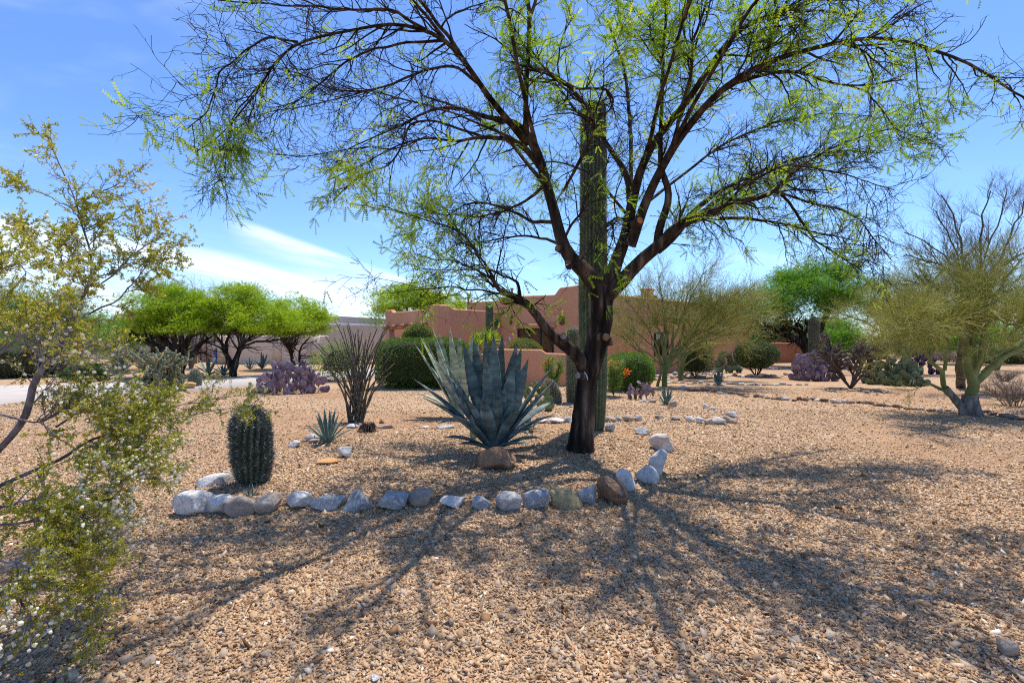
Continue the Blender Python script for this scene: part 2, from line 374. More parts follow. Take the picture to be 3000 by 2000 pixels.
def ground_mat():
    m = newmat('gravel_ground'); g = N(m); co = g.n('ShaderNodeTexCoord').outputs['Object']
    at = g.n('ShaderNodeAttribute'); at.attribute_name = 'tint'
    pal = [(0, (.20, .105, .05)), (.22, (.35, .20, .105)), (.45, (.46, .29, .155)), (.62, (.53, .355, .20)), (.8, (.60, .44, .27)), (1, (.74, .62, .46))]
    out = None; hs_ = []
    cols = []
    for sc in (62, 34):
        vo = g.n('ShaderNodeTexVoronoi'); vo.inputs['Scale'].default_value = sc; vo.inputs['Randomness'].default_value = 1
        g.l(co, vo.inputs['Vector']); sp = g.n('ShaderNodeSeparateXYZ'); g.l(vo.outputs['Color'], sp.inputs[0])
        cols.append(g.ramp(sp.outputs[0], pal)); hs_.append(vo.outputs['Distance'])
    base = g.mixc(.4, cols[0], cols[1])
    dcol = g.ramp(g.noise(30, 6, co), [(.3, (.25, .12, .05)), (.55, (.38, .20, .095)), (.75, (.48, .28, .145))])
    jit = g.n('ShaderNodeMath', operation='MULTIPLY_ADD'); g.l(g.noise(9, 5, co), jit.inputs[0]); jit.inputs[1].default_value = 1.6
    ad = g.n('ShaderNodeMath', operation='ADD'); g.l(at.outputs['Fac'], ad.inputs[0]); ad.inputs[1].default_value = -.95; g.l(ad.outputs[0], jit.inputs[2])
    mr = g.n('ShaderNodeMapRange'); g.l(jit.outputs[0], mr.inputs[0]); mr.inputs[1].default_value = .0; mr.inputs[2].default_value = .7; mr.inputs[4].default_value = .65
    c = g.mixc(mr.outputs[0], base, dcol)
    lg = g.ramp(g.noise(.7, 4, co), [(.3, (.90, .88, .86)), (.7, (1.08, 1.06, 1.04))])
    c = g.mixc(1.0, c, lg, 'MULTIPLY')
    b = g.n('ShaderNodeBsdfPrincipled'); g.l(c, b.inputs['Base Color']); b.inputs['Roughness'].default_value = .95; b.inputs['Specular IOR Level'].default_value = .15
    inv = g.n('ShaderNodeMath', operation='SUBTRACT'); inv.inputs[0].default_value = 1; g.l(hs_[0], inv.inputs[1])
    bp = g.n('ShaderNodeBump'); bp.inputs['Strength'].default_value = .9; bp.inputs['Distance'].default_value = .014; g.l(inv.outputs[0], bp.inputs['Height'])
    g.l(bp.outputs[0], b.inputs['Normal'])
    o = g.n('ShaderNodeOutputMaterial'); g.l(b.outputs[0], o.inputs[0]); return m
M_ground = ground_mat()
M_peb = leafmat('gravel_pebble', [(.12, .06, .028), (.30, .17, .085), (.44, .27, .145), (.50, .33, .185), (.54, .38, .23), (.42, .33, .25), (.64, .50, .33), (.84, .75, .60)], 0, .9, .15)

# ------------------------------------------------------------------ ground
def axis(lo, mid0, mid1, hi, st):
    a = np.arange(mid0, mid1, st); out = []; x = mid1; s_ = st
    while x < hi: out.append(x); x += s_; s_ *= 1.13
    out.append(hi); neg = []; x = mid0; s_ = st
    while x > lo: s_ *= 1.13; x -= s_; neg.append(max(x, lo))
    return np.array(sorted(set(neg)) + list(a) + out)
ax = axis(-900, -9, 9, 900, .12); ay = axis(-300, 1, 14, 1500, .12)
gx, gy = np.meshgrid(ax, ay); gz = hgt(gx, gy)
nx, ny = len(ax), len(ay); ii = np.arange(nx * ny).reshape(ny, nx)
mb = MB(); mb.add(np.stack([gx, gy, gz], -1).reshape(-1, 3), np.stack([ii[:-1, :-1], ii[:-1, 1:], ii[1:, 1:], ii[1:, :-1]], -1).reshape(-1, 4), dirt(gx, gy).ravel())
tag(mb.build('ground', M_ground), kind='structure')

# pebbles of the gravel, denser and larger where the eye is close
tvp = np.array([(x, y, z) for z in (-.5, .5) for y in (-.5, .5) for x in (-.5, .5)])
tfp = np.array([(0, 2, 3, 1), (4, 5, 7, 6), (0, 1, 5, 4), (2, 6, 7, 3), (0, 4, 6, 2), (1, 3, 7, 5)])
mb = MB()
for (y0, y1, dens, s0, s1) in ((1.5, 3.2, 7000, .007, .0185), (3.2, 5, 4300, .008, .019), (5, 7.5, 2000, .010, .021), (7.5, 11, 620, .013, .024), (11, 16, 160, .016, .028)):
    hw = y1 * 1.13; n = int(dens * 2 * hw * (y1 - y0))
    x = rng.uniform(-hw, hw, n); y = rng.uniform(y0, y1, n); k = np.abs(x) < y * 1.12 + .3
    k &= rng.random(n) > dirt(x, y) * 1.0
    x, y = x[k], y[k]; n = len(x)
    s = (s0 + (s1 - s0) * rng.random(n) ** 1.5) * (1 + 1.0 * (rng.random(n) > .97)) * (1 - .25 * dirt(x, y))
    v = tvp[None] + rng.uniform(-.3, .3, (n, 8, 3)); v = v * (s[:, None] * np.stack([rng.uniform(.8, 1.4, n), rng.uniform(.6, 1, n), rng.uniform(.35, .75, n)], 1))[:, None]
    a = rng.uniform(0, 6.28, n); tl = rng.normal(0, .45, (n, 2)); ca, sa = np.cos(a)[:, None], np.sin(a)[:, None]
    X = v[..., 0] * ca - v[..., 1] * sa; Y_ = v[..., 0] * sa + v[..., 1] * ca; Z_ = v[..., 2] + X * tl[:, :1] + Y_ * tl[:, 1:]
    pos = np.stack([x, y, hgt(x, y) + s * .12], 1)
    vv = np.stack([X, Y_, Z_], -1) + pos[:, None]
    mb.add(vv.reshape(-1, 3), (tfp[None] + (np.arange(n) * 8)[:, None, None]).reshape(-1, 4), np.repeat(np.clip(rng.normal(.47, .2, n), 0, 1), 8))
tag(mb.build('gravel', M_peb, smooth=False), 'loose tan and pinkish gravel covering the yard', 'gravel', kind='stuff')

# leaf litter and fallen twigs under the big tree
mb = MB(); n_ = 9000; x = rng.normal(.6, 2.4, n_); y = rng.normal(5.6, 1.9, n_); k = y > 1.6; x, y = x[k], y[k]; n_ = len(x)
d = rng.normal(size=(n_, 3)) * [1, 1, .12]; blades(mb, np.stack([x, y, hgt(x, y) + .012], 1), d, rng.uniform(.012, .045, n_), rng.uniform(.0015, .004, n_))
n_ = 260; x = rng.normal(.8, 2.6, n_); y = rng.uniform(2.2, 8.5, n_); st = np.stack([x, y, hgt(x, y) + .018], 1); a = rng.uniform(0, 6.28, n_); L_ = rng.uniform(.05, .22, n_); e = st + np.stack([np.cos(a) * L_, np.sin(a) * L_, 0 * a], 1)
mid = (st + e) / 2 + rng.normal(0, .01, (n_, 3)) * [1, 1, .4]; e[:, 2] = hgt(e[:, 0], e[:, 1]) + .016; tubes(mb, np.stack([st, mid, e], 1), np.full((n_, 3), .0022), 4)
tag(mb.build('leaf_litter', leafmat('dry_litter', [(.05, .03, .018), (.16, .09, .045), (.34, .23, .12)], 0, .9, .1), smooth=False), 'dry leaf litter and fallen twigs under the big mesquite', 'leaf litter', kind='stuff')

# driveway
near = [(-250, 1215), (0, 1185), (110, 1172), (400, 1152), (570, 1143), (740, 1130), (1000, 1111), (1130, 1104)]
far = [(-250, 1145), (0, 1131), (150, 1128), (330, 1124), (480, 1121), (640, 1112), (950, 1088), (1130, 1079)]
mb = MB(); Np_ = [G(*q) for q in near]; Fp = [G(*q) for q in far]
a = resample(Np_, 24); b = resample(Fp, 24); a[:, 2] = hgt(a[:, 0], a[:, 1]) + .035; b[:, 2] = hgt(b[:, 0], b[:, 1]) + .035
lo = a - [0, 0, .08]; v = np.concatenate([a, b, lo]); i = np.arange(23)
mb.add(v, [np.stack([i, i + 1, i + 25, i + 24], 1), np.stack([i + 48, i + 49, i + 1, i], 1)])
tag(mb.build('driveway', M_conc), kind='structure')

# ------------------------------------------------------------------ stones
def stone_mat(name, cols, sc=6, vein=None):
    m = newmat(name); g = N(m); co = g.n('ShaderNodeTexCoord').outputs['Object']
    oi = g.n('ShaderNodeObjectInfo'); va = g.n('ShaderNodeVectorMath', operation='ADD'); g.l(co, va.inputs[0]); g.l(oi.outputs['Location'], va.inputs[1]); co = va.outputs[0]
    c = g.ramp(g.noise(sc, 8, co, .62, .6), [(.28 + .44 * i / (len(cols) - 1), k) for i, k in enumerate(cols)])
    if vein: c = g.mixc(g.ramp(g.noise(sc * 1.7, 6, co, .5, 2.5), [(.47, (0, 0, 0)), (.5, (.75, .75, .75)), (.53, (0, 0, 0))]), c, vein)
    dd = g.ramp(g.noise(sc * .6, 4, co), [(.55, (0, 0, 0)), (.75, (.6, .6, .6))]); c = g.mixc(dd, c, (.36, .25, .16))
    b = g.n('ShaderNodeBsdfPrincipled'); g.l(c, b.inputs['Base Color']); b.inputs['Roughness'].default_value = .85; b.inputs['Specular IOR Level'].default_value = .25
    g.l(g.bump(g.noise(sc * 3, 10, co, .65, .4), 1.0, .02), b.inputs['Normal'])
    o = g.n('ShaderNodeOutputMaterial'); g.l(b.outputs[0], o.inputs[0]); return m
SM = {'g': stone_mat('blue_grey_stone', [(.16, .16, .17), (.34, .34, .34), (.58, .57, .55)], 4, (.75, .74, .72)),
      'w': stone_mat('white_grey_stone', [(.34, .33, .32), (.62, .59, .55), (.84, .81, .76)], 4, (.25, .25, .26)),
      't': stone_mat('tan_stone', [(.28, .22, .17), (.42, .33, .26), (.60, .50, .41)], 6, (.25, .17, .12)),
      'b': stone_mat('rusty_brown_stone', [(.10, .05, .028), (.21, .11, .06), (.33, .20, .12)], 5, (.38, .27, .2)),
      'y': stone_mat('yellow_tan_stone', [(.22, .17, .07), (.38, .30, .15), (.52, .44, .27)], 5, (.2, .16, .1)),
      'o': stone_mat('orange_stone', [(.45, .20, .06), (.58, .32, .13), (.68, .45, .24)], 5),
      'd': stone_mat('dark_small_stone', [(.09, .06, .045), (.19, .13, .10), (.34, .26, .2)], 9)}
def stone(px0, px1, py0, py1, m, label=None, group=None, deep=.85, sub=4, rot=None, cat='stone', flat=False):
    base = G((px0 + px1) / 2, py1); Y = base.y; w = (px1 - px0) / F * Y
    hh = max((py1 - py0) / F * Y, .03); dy = w * deep; 
    # part of the seen height is the stone's top lying back
    hz = max(hh - dy * (H / math.hypot(H, Y)) * .45, hh * .55)
    seed = int(px0 * 7 + py0 * 13); r = np.random.default_rng(seed)
    d, f = ico(sub); npl = r.integers(8, 12)
    nn = r.normal(size=(npl, 3)); nn[:, 2] *= .7; nn = nrm(nn); off = r.uniform(.5, .9, npl)
    dots = d @ nn.T; rad = np.min(np.where(dots > .05, off / np.maximum(dots, .05), 9), axis=1); rad = np.minimum(rad, 1.25)
    v = d * rad[:, None]; v = v * (1 + .03 * sn(v, seed, 6, 2) + .03 * np.abs(sn(v, seed + 1, 9, 3)))[:, None]
    v -= (v.max(0) + v.min(0)) / 2; v /= (v.max(0) - v.min(0)) / 2
    v = v * [w / 2, dy / 2, hz / 2 * 1.25]; v[:, 2] += hz / 2 * .75
    loc = (base.x, base.y + dy * .42, float(hgt(base.x, base.y + dy * .42)))
    me_b = MB(); me_b.add(v + loc, f)
    o = me_b.build('edging_stone' if group else 'rock', SM[m], smooth=False, loc=loc)
    return tag(o, label, cat, group)
EG = 'stones edging the planting bed'
front = [
 (507, 551, 1427, 1468, 't', 'pale tan stone tucked behind the large white stone at the left end of the edging'),
 (562, 650, 1387, 1429, 'w', 'long flat white stone lying left of the big barrel cactus'),
 (652, 674, 1377, 1392, 'w', 'tiny white stone touching the left side of the big barrel cactus'),
 (488, 602, 1433, 1513, 'w', 'largest streaked white stone at the left end of the front edging'),
 (580, 684, 1449, 1510, 'w', 'grey and white stone second from the left in the front edging'),
 (638, 734, 1453, 1517, 't', 'flat pinkish tan slab third from the left in the front edging'),
 (739, 806, 1444, 1507, 't', 'beige upright wedge stone fourth from the left in the front edging'),
 (809, 902, 1442, 1498, 'w', 'pointed grey white stone fifth from the left in the front edging'),
 (903, 1000, 1446, 1495, 'g', 'broad blue grey stone just left of the tall split grey stone'),
 (1001, 1086, 1429, 1499, 'g', 'tall split grey stone with a tan side, left of centre in the front edging'),
 (1097, 1188, 1440, 1497, 'g', 'tilted light grey stone right of the tall split grey stone'),
 (1184, 1263, 1430, 1486, 't', 'pinkish speckled stone in the middle of the front edging'),
 (1284, 1361, 1449, 1491, 'w', 'low pale grey stone right of the pinkish speckled stone'),
 (1380, 1440, 1450, 1495, 'g', 'smallest blue grey stone in the front edging'),
 (1450, 1529, 1440, 1502, 'g', 'dark shaded grey stone right of the smallest blue grey stone'),
 (1531, 1611, 1430, 1492, 'g', 'blocky grey stone left of the yellow tan stone'),
 (1613, 1713, 1430, 1492, 'y', 'yellow tan slab stone in the front edging'),
 (1694, 1756, 1417, 1479, 'g', 'grey stone between the yellow tan slab and the large brown stone'),
 (1757, 1846, 1394, 1480, 'b', 'large rusty brown stone at the right bend of the edging'),
 (1809, 1876, 1371, 1439, 'w', 'smooth grey white stone leaning behind the large brown stone'),
 (1866, 1938, 1363, 1418, 'w', 'white block stone right of the smooth leaning stone'),
 (1898, 1964, 1310, 1392, 'w', 'tall streaked white stone at the right edge of the bed'),
 (1911, 1986, 1266, 1324, 'w', 'big white and grey stone farthest right in the bed edging'),
 (1864, 1911, 1250, 1275, 'g', 'small grey stone behind the big white stones at the right'),
 (1774, 1805, 1237, 1265, 'g', 'grey stone lying against the foot of the tall saguaro')]
for (a0, a1, b0, b1, m, lab) in front: stone(a0, a1, b0, b1, m, lab, EG)
inner = [
 (984, 1027, 1306, 1341, 'w', 'white stone lying alone in the bed below the small blue agave'),
 (922, 986, 1343, 1362, 'o', 'thin flat orange stone left of the lone white stone'),
 (1388, 1517, 1306, 1382, 'b', 'big rusty brown boulder at the foot of the large blue agave'),
 (1497, 1532, 1384, 1410, 't', 'small pale pink stone in front of the brown boulder'),
 (522, 563, 1118, 1141, 'o', 'orange boulder beside the small barrel cactus at the driveway'),
 (927, 952, 1100, 1119, 'o', 'small orange rock at the right side of the large purple prickly pear'),
 (2945, 3005, 1868, 1925, 't', 'flat tan rock at the lower right edge of the gravel'),
 (540, 556, 1640, 1656, 'o', 'small rusty pebble on the open gravel at the left'),
 (1240, 1278, 1820, 1840, 'b', 'brown pebble on the foreground gravel near the branch shadows'),
 (1078, 1118, 1980, 1999, 'g', 'blue grey pebble at the bottom edge of the picture')]
for (a0, a1, b0, b1, m, lab) in inner: stone(a0, a1, b0, b1, m, lab, None, cat='rock')
BG = 'stones edging the back of the bed'
back = [
 (838, 875, 1288, 1312, 'w', 'white stone at the left end of the back edging'),
 (893, 928, 1270, 1293, 'w', 'white stone directly left of the small blue agave'),
 (898, 945, 1282, 1298, 't', 'flat tan stone under the leaves of the small blue agave'),
 (1012, 1046, 1240, 1254, 'w', 'flat pale stone at the foot of the ocotillo'),
 (1095, 1149, 1239, 1256, 't', 'pink flat stone right of the ocotillo'),
 (1108, 1125, 1229, 1241, 'b', 'small brown stone behind the pink flat stone'),
 (1230, 1257, 1246, 1254, 'w', 'thin white stone alone on the open back edging'),
 (1272, 1331, 1243, 1256, 'g', 'low grey stone behind the left leaves of the large agave'),
 (1554, 1611, 1225, 1240, 'w', 'long pale stone right of the large agave in the back edging'),
 (1606, 1657, 1223, 1241, 'w', 'long pale stone left of the mesquite trunk'),
 (1643, 1682, 1217, 1238, 'g', 'grey stone touching the left of the mesquite trunk'),
 (1772, 1808, 1217, 1236, 't', 'tan rounded stone just right of the tall saguaro'),
 (1806, 1826, 1218, 1233, 'g', 'small grey stone second right of the tall saguaro'),
 (1827, 1859, 1214, 1234, 't', 'tan pointed stone third right of the tall saguaro'),
 (1859, 1882, 1215, 1233, 'g', 'grey block stone fourth right of the tall saguaro'),
 (1922, 1948, 1214, 1227, 't', 'small tan stone alone left of the white stone pair'),
 (1966, 2000, 1217, 1232, 't', 'dusty tan stone half buried left of the white stone pair'),
 (2012, 2039, 1218, 1236, 'w', 'left stone of the white pair in the right loop'),
 (2041, 2066, 1221, 1240, 'w', 'right stone of the white pair in the right loop'),
 (2066, 2097, 1225, 1244, 't', 'flat tan stone between the white pair and the loop end'),
 (2093, 2130, 1221, 1244, 'w', 'white slab at the near tip of the right loop'),
 (2127, 2164, 1218, 1240, 't', 'yellowish stone at the outer tip of the right loop'),
 (2128, 2165, 1203, 1223, 'w', 'white stone behind the tip of the right loop'),
 (2062, 2081, 1181, 1196, 'w', 'white stone on the far side of the right loop'),
 (2081, 2106, 1191, 1202, 'w', 'small white stones end piece on the far side of the loop'),
 (1880, 1896, 1164, 1177, 'w', 'white stone below the purple prickly pear by the trunk'),
 (1901, 1924, 1168, 1180, 't', 'tan stone left of the small agave by the palo verde'),
 (1961, 1985, 1172, 1193, 't', 'tan stone against the right of the small agave by the palo verde')]
for (a0, a1, b0, b1, m, lab) in back: stone(a0, a1, b0, b1, m, lab, BG, sub=3)
def row(pts, n, w, hh, mats, label, group, spread=3):
    p = resample([(x, y, 0) for x, y in pts], n)
    for k in range(n):
        x = p[k, 0] + random.uniform(-.3, .3) * w; y = p[k, 1] + random.uniform(-spread, spread)
        ww = w * random.uniform(.6, 1.4); h_ = hh * random.uniform(.6, 1.3)
        stone(x - ww / 2, x + ww / 2, y - h_, y, random.choice(mats), label, group, deep=.8, sub=2)
row([(1960, 1124), (2100, 1127), (2230, 1129), (2360, 1130)], 21, 19, 8, 'wwgt', 'flat river stone in the pale row behind the small single agave', 'river stones in the pale row')
row([(1985, 1141), (2110, 1150), (2230, 1165), (2310, 1172), (2440, 1179), (2580, 1187), (2680, 1201), (2800, 1208)], 44, 20, 10, 'ddtdbw', 'small rough stone in the brown row curving toward the right palo verde', 'rough stones in the brown row')
row([(2890, 1213), (2950, 1224), (2990, 1231), (3030, 1236)], 6, 34, 13, 'dd', 'dark flat stone right of the palo verde trunk', 'dark stones right of the palo verde')
row([(2010, 1103), (2120, 1106), (2260, 1101), (2330, 1100)], 18, 18, 7, 'wwt', 'white edging stone near the round grey green bush', 'white stones round the far bed')
row([(2160, 1078), (2240, 1080), (2330, 1082)], 12, 16, 6, 'wwt', 'white stone in the farthest row before the red wall', 'farthest white stones')
row([(1905, 1112), (1960, 1108), (2010, 1100), (2070, 1096), (2120, 1095)], 46, 15, 8, 'wtgt', 'river cobble on the bed under the middle palo verde', 'cobbles under the middle palo verde', 8)
row([(1000, 1106), (1120, 1112), (1200, 1128), (1260, 1135)], 8, 20, 7, 'wt', 'small stone at the foot of the long clipped hedge', 'stones under the hedge')

# ------------------------------------------------------------------ cacti builders
def ribbed(mb, base, h, r, ribs=18, depth=.14, lean=(0, 0), twist=0, K=34, top=.22, foot=.12, wob=0, seed=0, sides_per=6, prof=None, bumpy=0):
    """ribbed column; returns crest points and normals for spines"""
    sides = ribs * sides_per; t = np.linspace(0, 1, K); z = t * h
    zt = np.clip((z - (h - r * top * 5)) / (r * top * 5), 0, 1)
    rad = r * np.sqrt(np.maximum(1 - zt ** 2.2, 0.0004)) * (1 - foot * np.exp(-z / (r * .8)))
    if prof: rad = rad * np.interp(t, [a for a, _ in prof], [b for _, b in prof])
    cx = base[0] + lean[0] * t ** 1.5; cy = base[1] + lean[1] * t ** 1.5
    a = np.arange(sides) / sides * 2 * np.pi
    A = a[None] + twist * t[:, None] + wob * np.sin(t * 9 + seed)[:, None]
    rr = rad[:, None] * (1 - depth * (1 - np.abs(np.cos(a * ribs / 2))[None] ** 1.1))
    if bumpy: rr = rr * (1 + bumpy * np.maximum(0, np.cos(a * ribs / 2)[None] ** 2) * np.sin(t * h / .028 * 6.28 / 1.0)[:, None])
    v = np.stack([cx[:, None] + rr * np.cos(A), cy[:, None] + rr * np.sin(A), base[2] + z[:, None] + 0 * A], -1)
    idx = np.arange(K * sides).reshape(K, sides)
    q = np.stack([idx[:-1], np.roll(idx[:-1], -1, 1), np.roll(idx[1:], -1, 1), idx[1:]], -1).reshape(-1, 4)
    mb.add(v.reshape(-1, 3), [q, idx[-1:]])
    cr = v[:, ::sides_per]; nrml = np.stack([np.cos(A[:, ::sides_per]), np.sin(A[:, ::sides_per]), 0 * A[:, ::sides_per] + np.where(zt > .5, .8, .1)[:, None]], -1)
    return cr, nrml
def spines(mb, cr, nn, per=1.0, n=5, ln=(.03, .05), w=.0012, spread=.8, step=None, tintf=None):
    K, Rb = cr.shape[:2]; M = int(K * Rb * n * per)
    k = rng.uniform(0, K - 1.001, M); j = rng.integers(0, Rb, M); ki = k.astype(int); f = (k - ki)[:, None]
    if step: pass
    p = cr[ki, j] * (1 - f) + cr[ki + 1, j] * f; d = nrm(nn[ki, j] + rng.normal(size=(M, 3)) * spread)
    blades(mb, p, d, rng.uniform(*ln, M), w, tint=tintf(p) if tintf else None)
def column_cactus(name, base, h, r, label, cat, ribs=18, depth=.14, mat=None, smat=None, n=4, ln=(.03, .06), w=.0015, spread=.8, per=1.0, group=None, **k):
    t = thing(name, base, label, cat, group); mb = MB(); cr, nn = ribbed(mb, base, h, r, ribs, depth, **k)
    mb.build('stem', mat or M_sag, t); sb = MB(); spines(sb, cr, nn, per, n, ln, w, spread)
    s_ = sb.build('spines', smat or M_spine, t, smooth=False); s_['kind'] = 'stuff'
    return t, cr, nn
# tall saguaro behind the mesquite
b = G(1738, 1258)
column_cactus('saguaro', b, 5.55, .245, 'very tall saguaro rising straight behind the mesquite trunk', 'saguaro', ribs=22, depth=.17, K=90, n=6, ln=(.02, .05), w=.0022, top=.12,
              prof=[(0, .8), (.15, .95), (.4, 1.02), (.62, .92), (1, .88)])
b = G(1679, 1178)
column_cactus('saguaro', b, 1.93, .165, 'short young saguaro with a pale woolly top left of the mesquite trunk', 'saguaro', ribs=20, depth=.16, K=40, n=9, ln=(.03, .06), w=.003, top=.2, mat=M_sag)
b = G(1434, 1105); 
t, _, _ = column_cactus('saguaro', (b.x, b.y, 0), 3.25, .165, 'slender saguaro standing in front of the red house beside the clipped hedge', 'saguaro', ribs=16, depth=.16, K=50, n=6, ln=(.02, .05), w=.003, top=.15)
mb = MB(); q = P(1455, 957, b.y); cr, nn = ribbed(mb, (q.x, q.y, q.z), .36, .085, 12, .15, K=14); 
pth = resample([(b.x + .1, b.y, q.z - .12), (q.x - .03, q.y, q.z - .1), (q.x, q.y, q.z + .03)], 6); tubes(mb, pth[:, :3], np.linspace(.05, .07, 6), 10)
spines(mb, cr, nn, 1, 6, (.02, .05), .003); mb.build('arm', M_sag, t)
b = G(2385, 1080)
column_cactus('saguaro', (b.x, b.y, 0), 2.95, .26, 'stout saguaro beneath the mesquite near the red garden wall', 'saguaro', ribs=20, depth=.16, K=44, n=10, ln=(.04, .08), w=.006, top=.25)
# barrels
b = G(742, 1412)
t, cr, nn = column_cactus('barrel_cactus', b, .80, .2, 'large dark barrel cactus at the left end of the planting bed', 'barrel cactus', ribs=20, depth=.30, mat=M_barrel, smat=M_spined,
    K=90, n=3, ln=(.02, .045), w=.0024, spread=.7, lean=(-.05, 0), twist=.35, wob=.03, top=.22, foot=.2, bumpy=.09, prof=[(0, .86), (.3, 1.02), (.75, .98), (1, .85)])
b = G(571, 1132)
column_cactus('barrel_cactus', b, .60, .22, 'round green barrel cactus beside the driveway', 'barrel cactus', ribs=20, depth=.2, mat=M_padb, smat=M_spine, K=30, n=6, ln=(.03, .05), w=.003, twist=.5, top=.5, foot=.2)
b = G(1622, 1182)
column_cactus('barrel_cactus', b, .60, .2, 'leaning barrel cactus between the large agave and the short saguaro', 'barrel cactus', ribs=20, depth=.2, mat=M_barrel, smat=M_spine, K=34, n=8, ln=(.03, .06), w=.0028, lean=(-.12, 0), twist=.4, top=.45)

# ---- agaves
def leaf_geo(mb, B, T, bow, w, thick=.022, teeth=True, K=16, spine=True):
    B = np.array(tuple(B)); T = np.array(tuple(T)); L = np.linalg.norm(T - B); mid = (B + T) / 2 + np.array(bow) * L
    t = np.linspace(0, 1, K)[:, None]; c = (1 - t) ** 2 * B + 2 * t * (1 - t) * mid + t ** 2 * T
    tg = nrm(np.gradient(c, axis=0)); out = nrm(np.array([T[0] - B[0], T[1] - B[1], 0.0001])[None])
    side = nrm(np.cross(tg, np.array([0, 0, 1.]) + .0 * tg) + 1e-6)
    if abs(tg[K // 2, 2]) > .93: side = nrm(np.cross(tg, np.array([[.2, 1., 0]])))
    up = np.cross(side, tg); up *= np.sign(up[:, 2:3] + 1e-9)
    tt = t[:, 0]; prof = np.interp(tt, [0, .1, .35, .55, .75, .9, 1], [.6, .55, .85, 1, .70, .32, .01]) * w / 2
    s = np.linspace(-1, 1, 7); V = []
    for sg, th in ((1, 0.0), (-1, 1)):
        lift = (s ** 2) * .34
        z = prof[:, None] * (lift[None]) - (th * thick * (1 - s ** 2)[None] * (1 - tt[:, None] * .8))
        ring = c[:, None] + side[:, None] * (prof[:, None] * s[None] * .97)[..., None] + up[:, None] * z[..., None]
        V.append(ring)
    top, bot = V; n0 = K * 7; idx = np.arange(n0).reshape(K, 7)
    q = np.stack([idx[:-1, :-1], idx[:-1, 1:], idx[1:, 1:], idx[1:, :-1]], -1).reshape(-1, 4)
    e = [np.stack([idx[:-1, k], idx[1:, k], idx[1:, k] + n0, idx[:-1, k] + n0], 1) for k in (0, 6)]
    ti = np.repeat(tt, 7)
    mb.add(np.concatenate([top.reshape(-1, 3), bot.reshape(-1, 3)]), [q, q[:, ::-1] + n0] + e, np.concatenate([ti, ti]) * L / 1.2)
    if teeth:
        M = int(L / .045)
        for k in (0, 6):
            a = rng.uniform(.15, .93, M); i0 = (a * (K - 1)).astype(int); fr = (a * (K - 1) - i0)[:, None]
            p = top[i0, k] * (1 - fr) + top[i0 + 1, k] * fr
            sd = side[i0] * (1 if k else -1)
            tg2 = tg[i0] * .007; v = np.stack([p - tg2, p + tg2, p + sd * .012 + tg2], 1).reshape(-1, 3)
            mb.add(v, np.arange(M * 3).reshape(-1, 3), .5)
def agave_traced(name, B, tips, w, label, mat, leafname='leaf'):
    t = thing(name, B, label, 'agave')
    B = Vector(B)
    for (px, py, dy, bz) in tips:
        T = P(px, py, B.y + dy); d = (T - B); hd = Vector((d.x, d.y, 0)); 
        st = B + Vector((0, 0, .06)) + (hd.normalized() if hd.length > .01 else Vector((0, 0, 0))) * .05 * min(1, hd.length * 3)
        mb = MB(); ww = w * random.uniform(.9, 1.1) * min(1, .5 + d.length / 2)
        leaf_geo(mb, st, T, (0, 0, bz), ww); mb.build(leafname, mat, t)
    mb = MB(); tubes(mb, [tuple(B + Vector((0, 0, -.05))), tuple(B + Vector((0, 0, .08))), tuple(B + Vector((0, 0, .2)))], [.1, .11, .03], 12, True); mb.build('stem', mat, t)
    return t
B = G(1447, 1326)
agave_traced('agave', B, [
 (1213, 1111, .1, .07), (1263, 1085, -.15, .05), (1239, 1165, -.1, .12), (1328, 1213, -.5, .10), (1298, 1281, -.3, .14), (1339, 1300, -.35, .10),
 (1276, 1054, .25, .02), (1302, 1054, .05, .0), (1357, 1002, .2, .0), (1387, 993, .35, .0), (1422, 976, .1, 0), 
 (1446, 976, -.05, 0), (1472, 980, .15, 0), (1515, 1002, .3, 0), (1528, 1017, .1, 0), (1548, 1050, -.1, 0), (1620, 1072, .1, .03), (1642, 1100, .0, .05),
 (1626, 1215, -.15, .14), (1587, 1283, -.3, .14), (1548, 1300, -.45, .12), (1520, 1194, -.5, .03), (1513, 1163, -.35, .02),
 (1480, 1135, -.35, 0), (1461, 1137, -.5, 0), (1433, 1131, -.45, 0), (1413, 1163, -.55, .02), (1391, 1148, -.35, .0), (1363, 1159, -.4, .02),
 (1600, 1160, .5, .12), (1420, 1040, -.35, 0), (1505, 1070, -.25, 0),
 (1640, 1170, .8, .12)], .185, 'large dark blue green agave in the middle of the bed behind the brown boulder', M_agv)
B = G(1345, 1222)
agave_traced('agave', B, [
 (1212, 1003, .0, .04), (1230, 984, .2, .02), (1250, 1000, -.2, .03), (1267, 962, .1, .0), (1285, 968, .3, .0), (1317, 953, .0, 0), (1348, 964, .1, 0),
 (1389, 969, .2, 0), (1405, 998, .0, .02), (1412, 1020, .2, .03), (1276, 1010, -.35, .02), (1330, 1010, -.4, 0), (1365, 1015, -.35, 0), (1385, 1030, -.3, .02),
 (1240, 1050, .3, .08), (1420, 1060, .3, .08), (1205, 1150, .2, .15)], .16, 'pale grey green agave standing behind the large blue agave', M_agp)
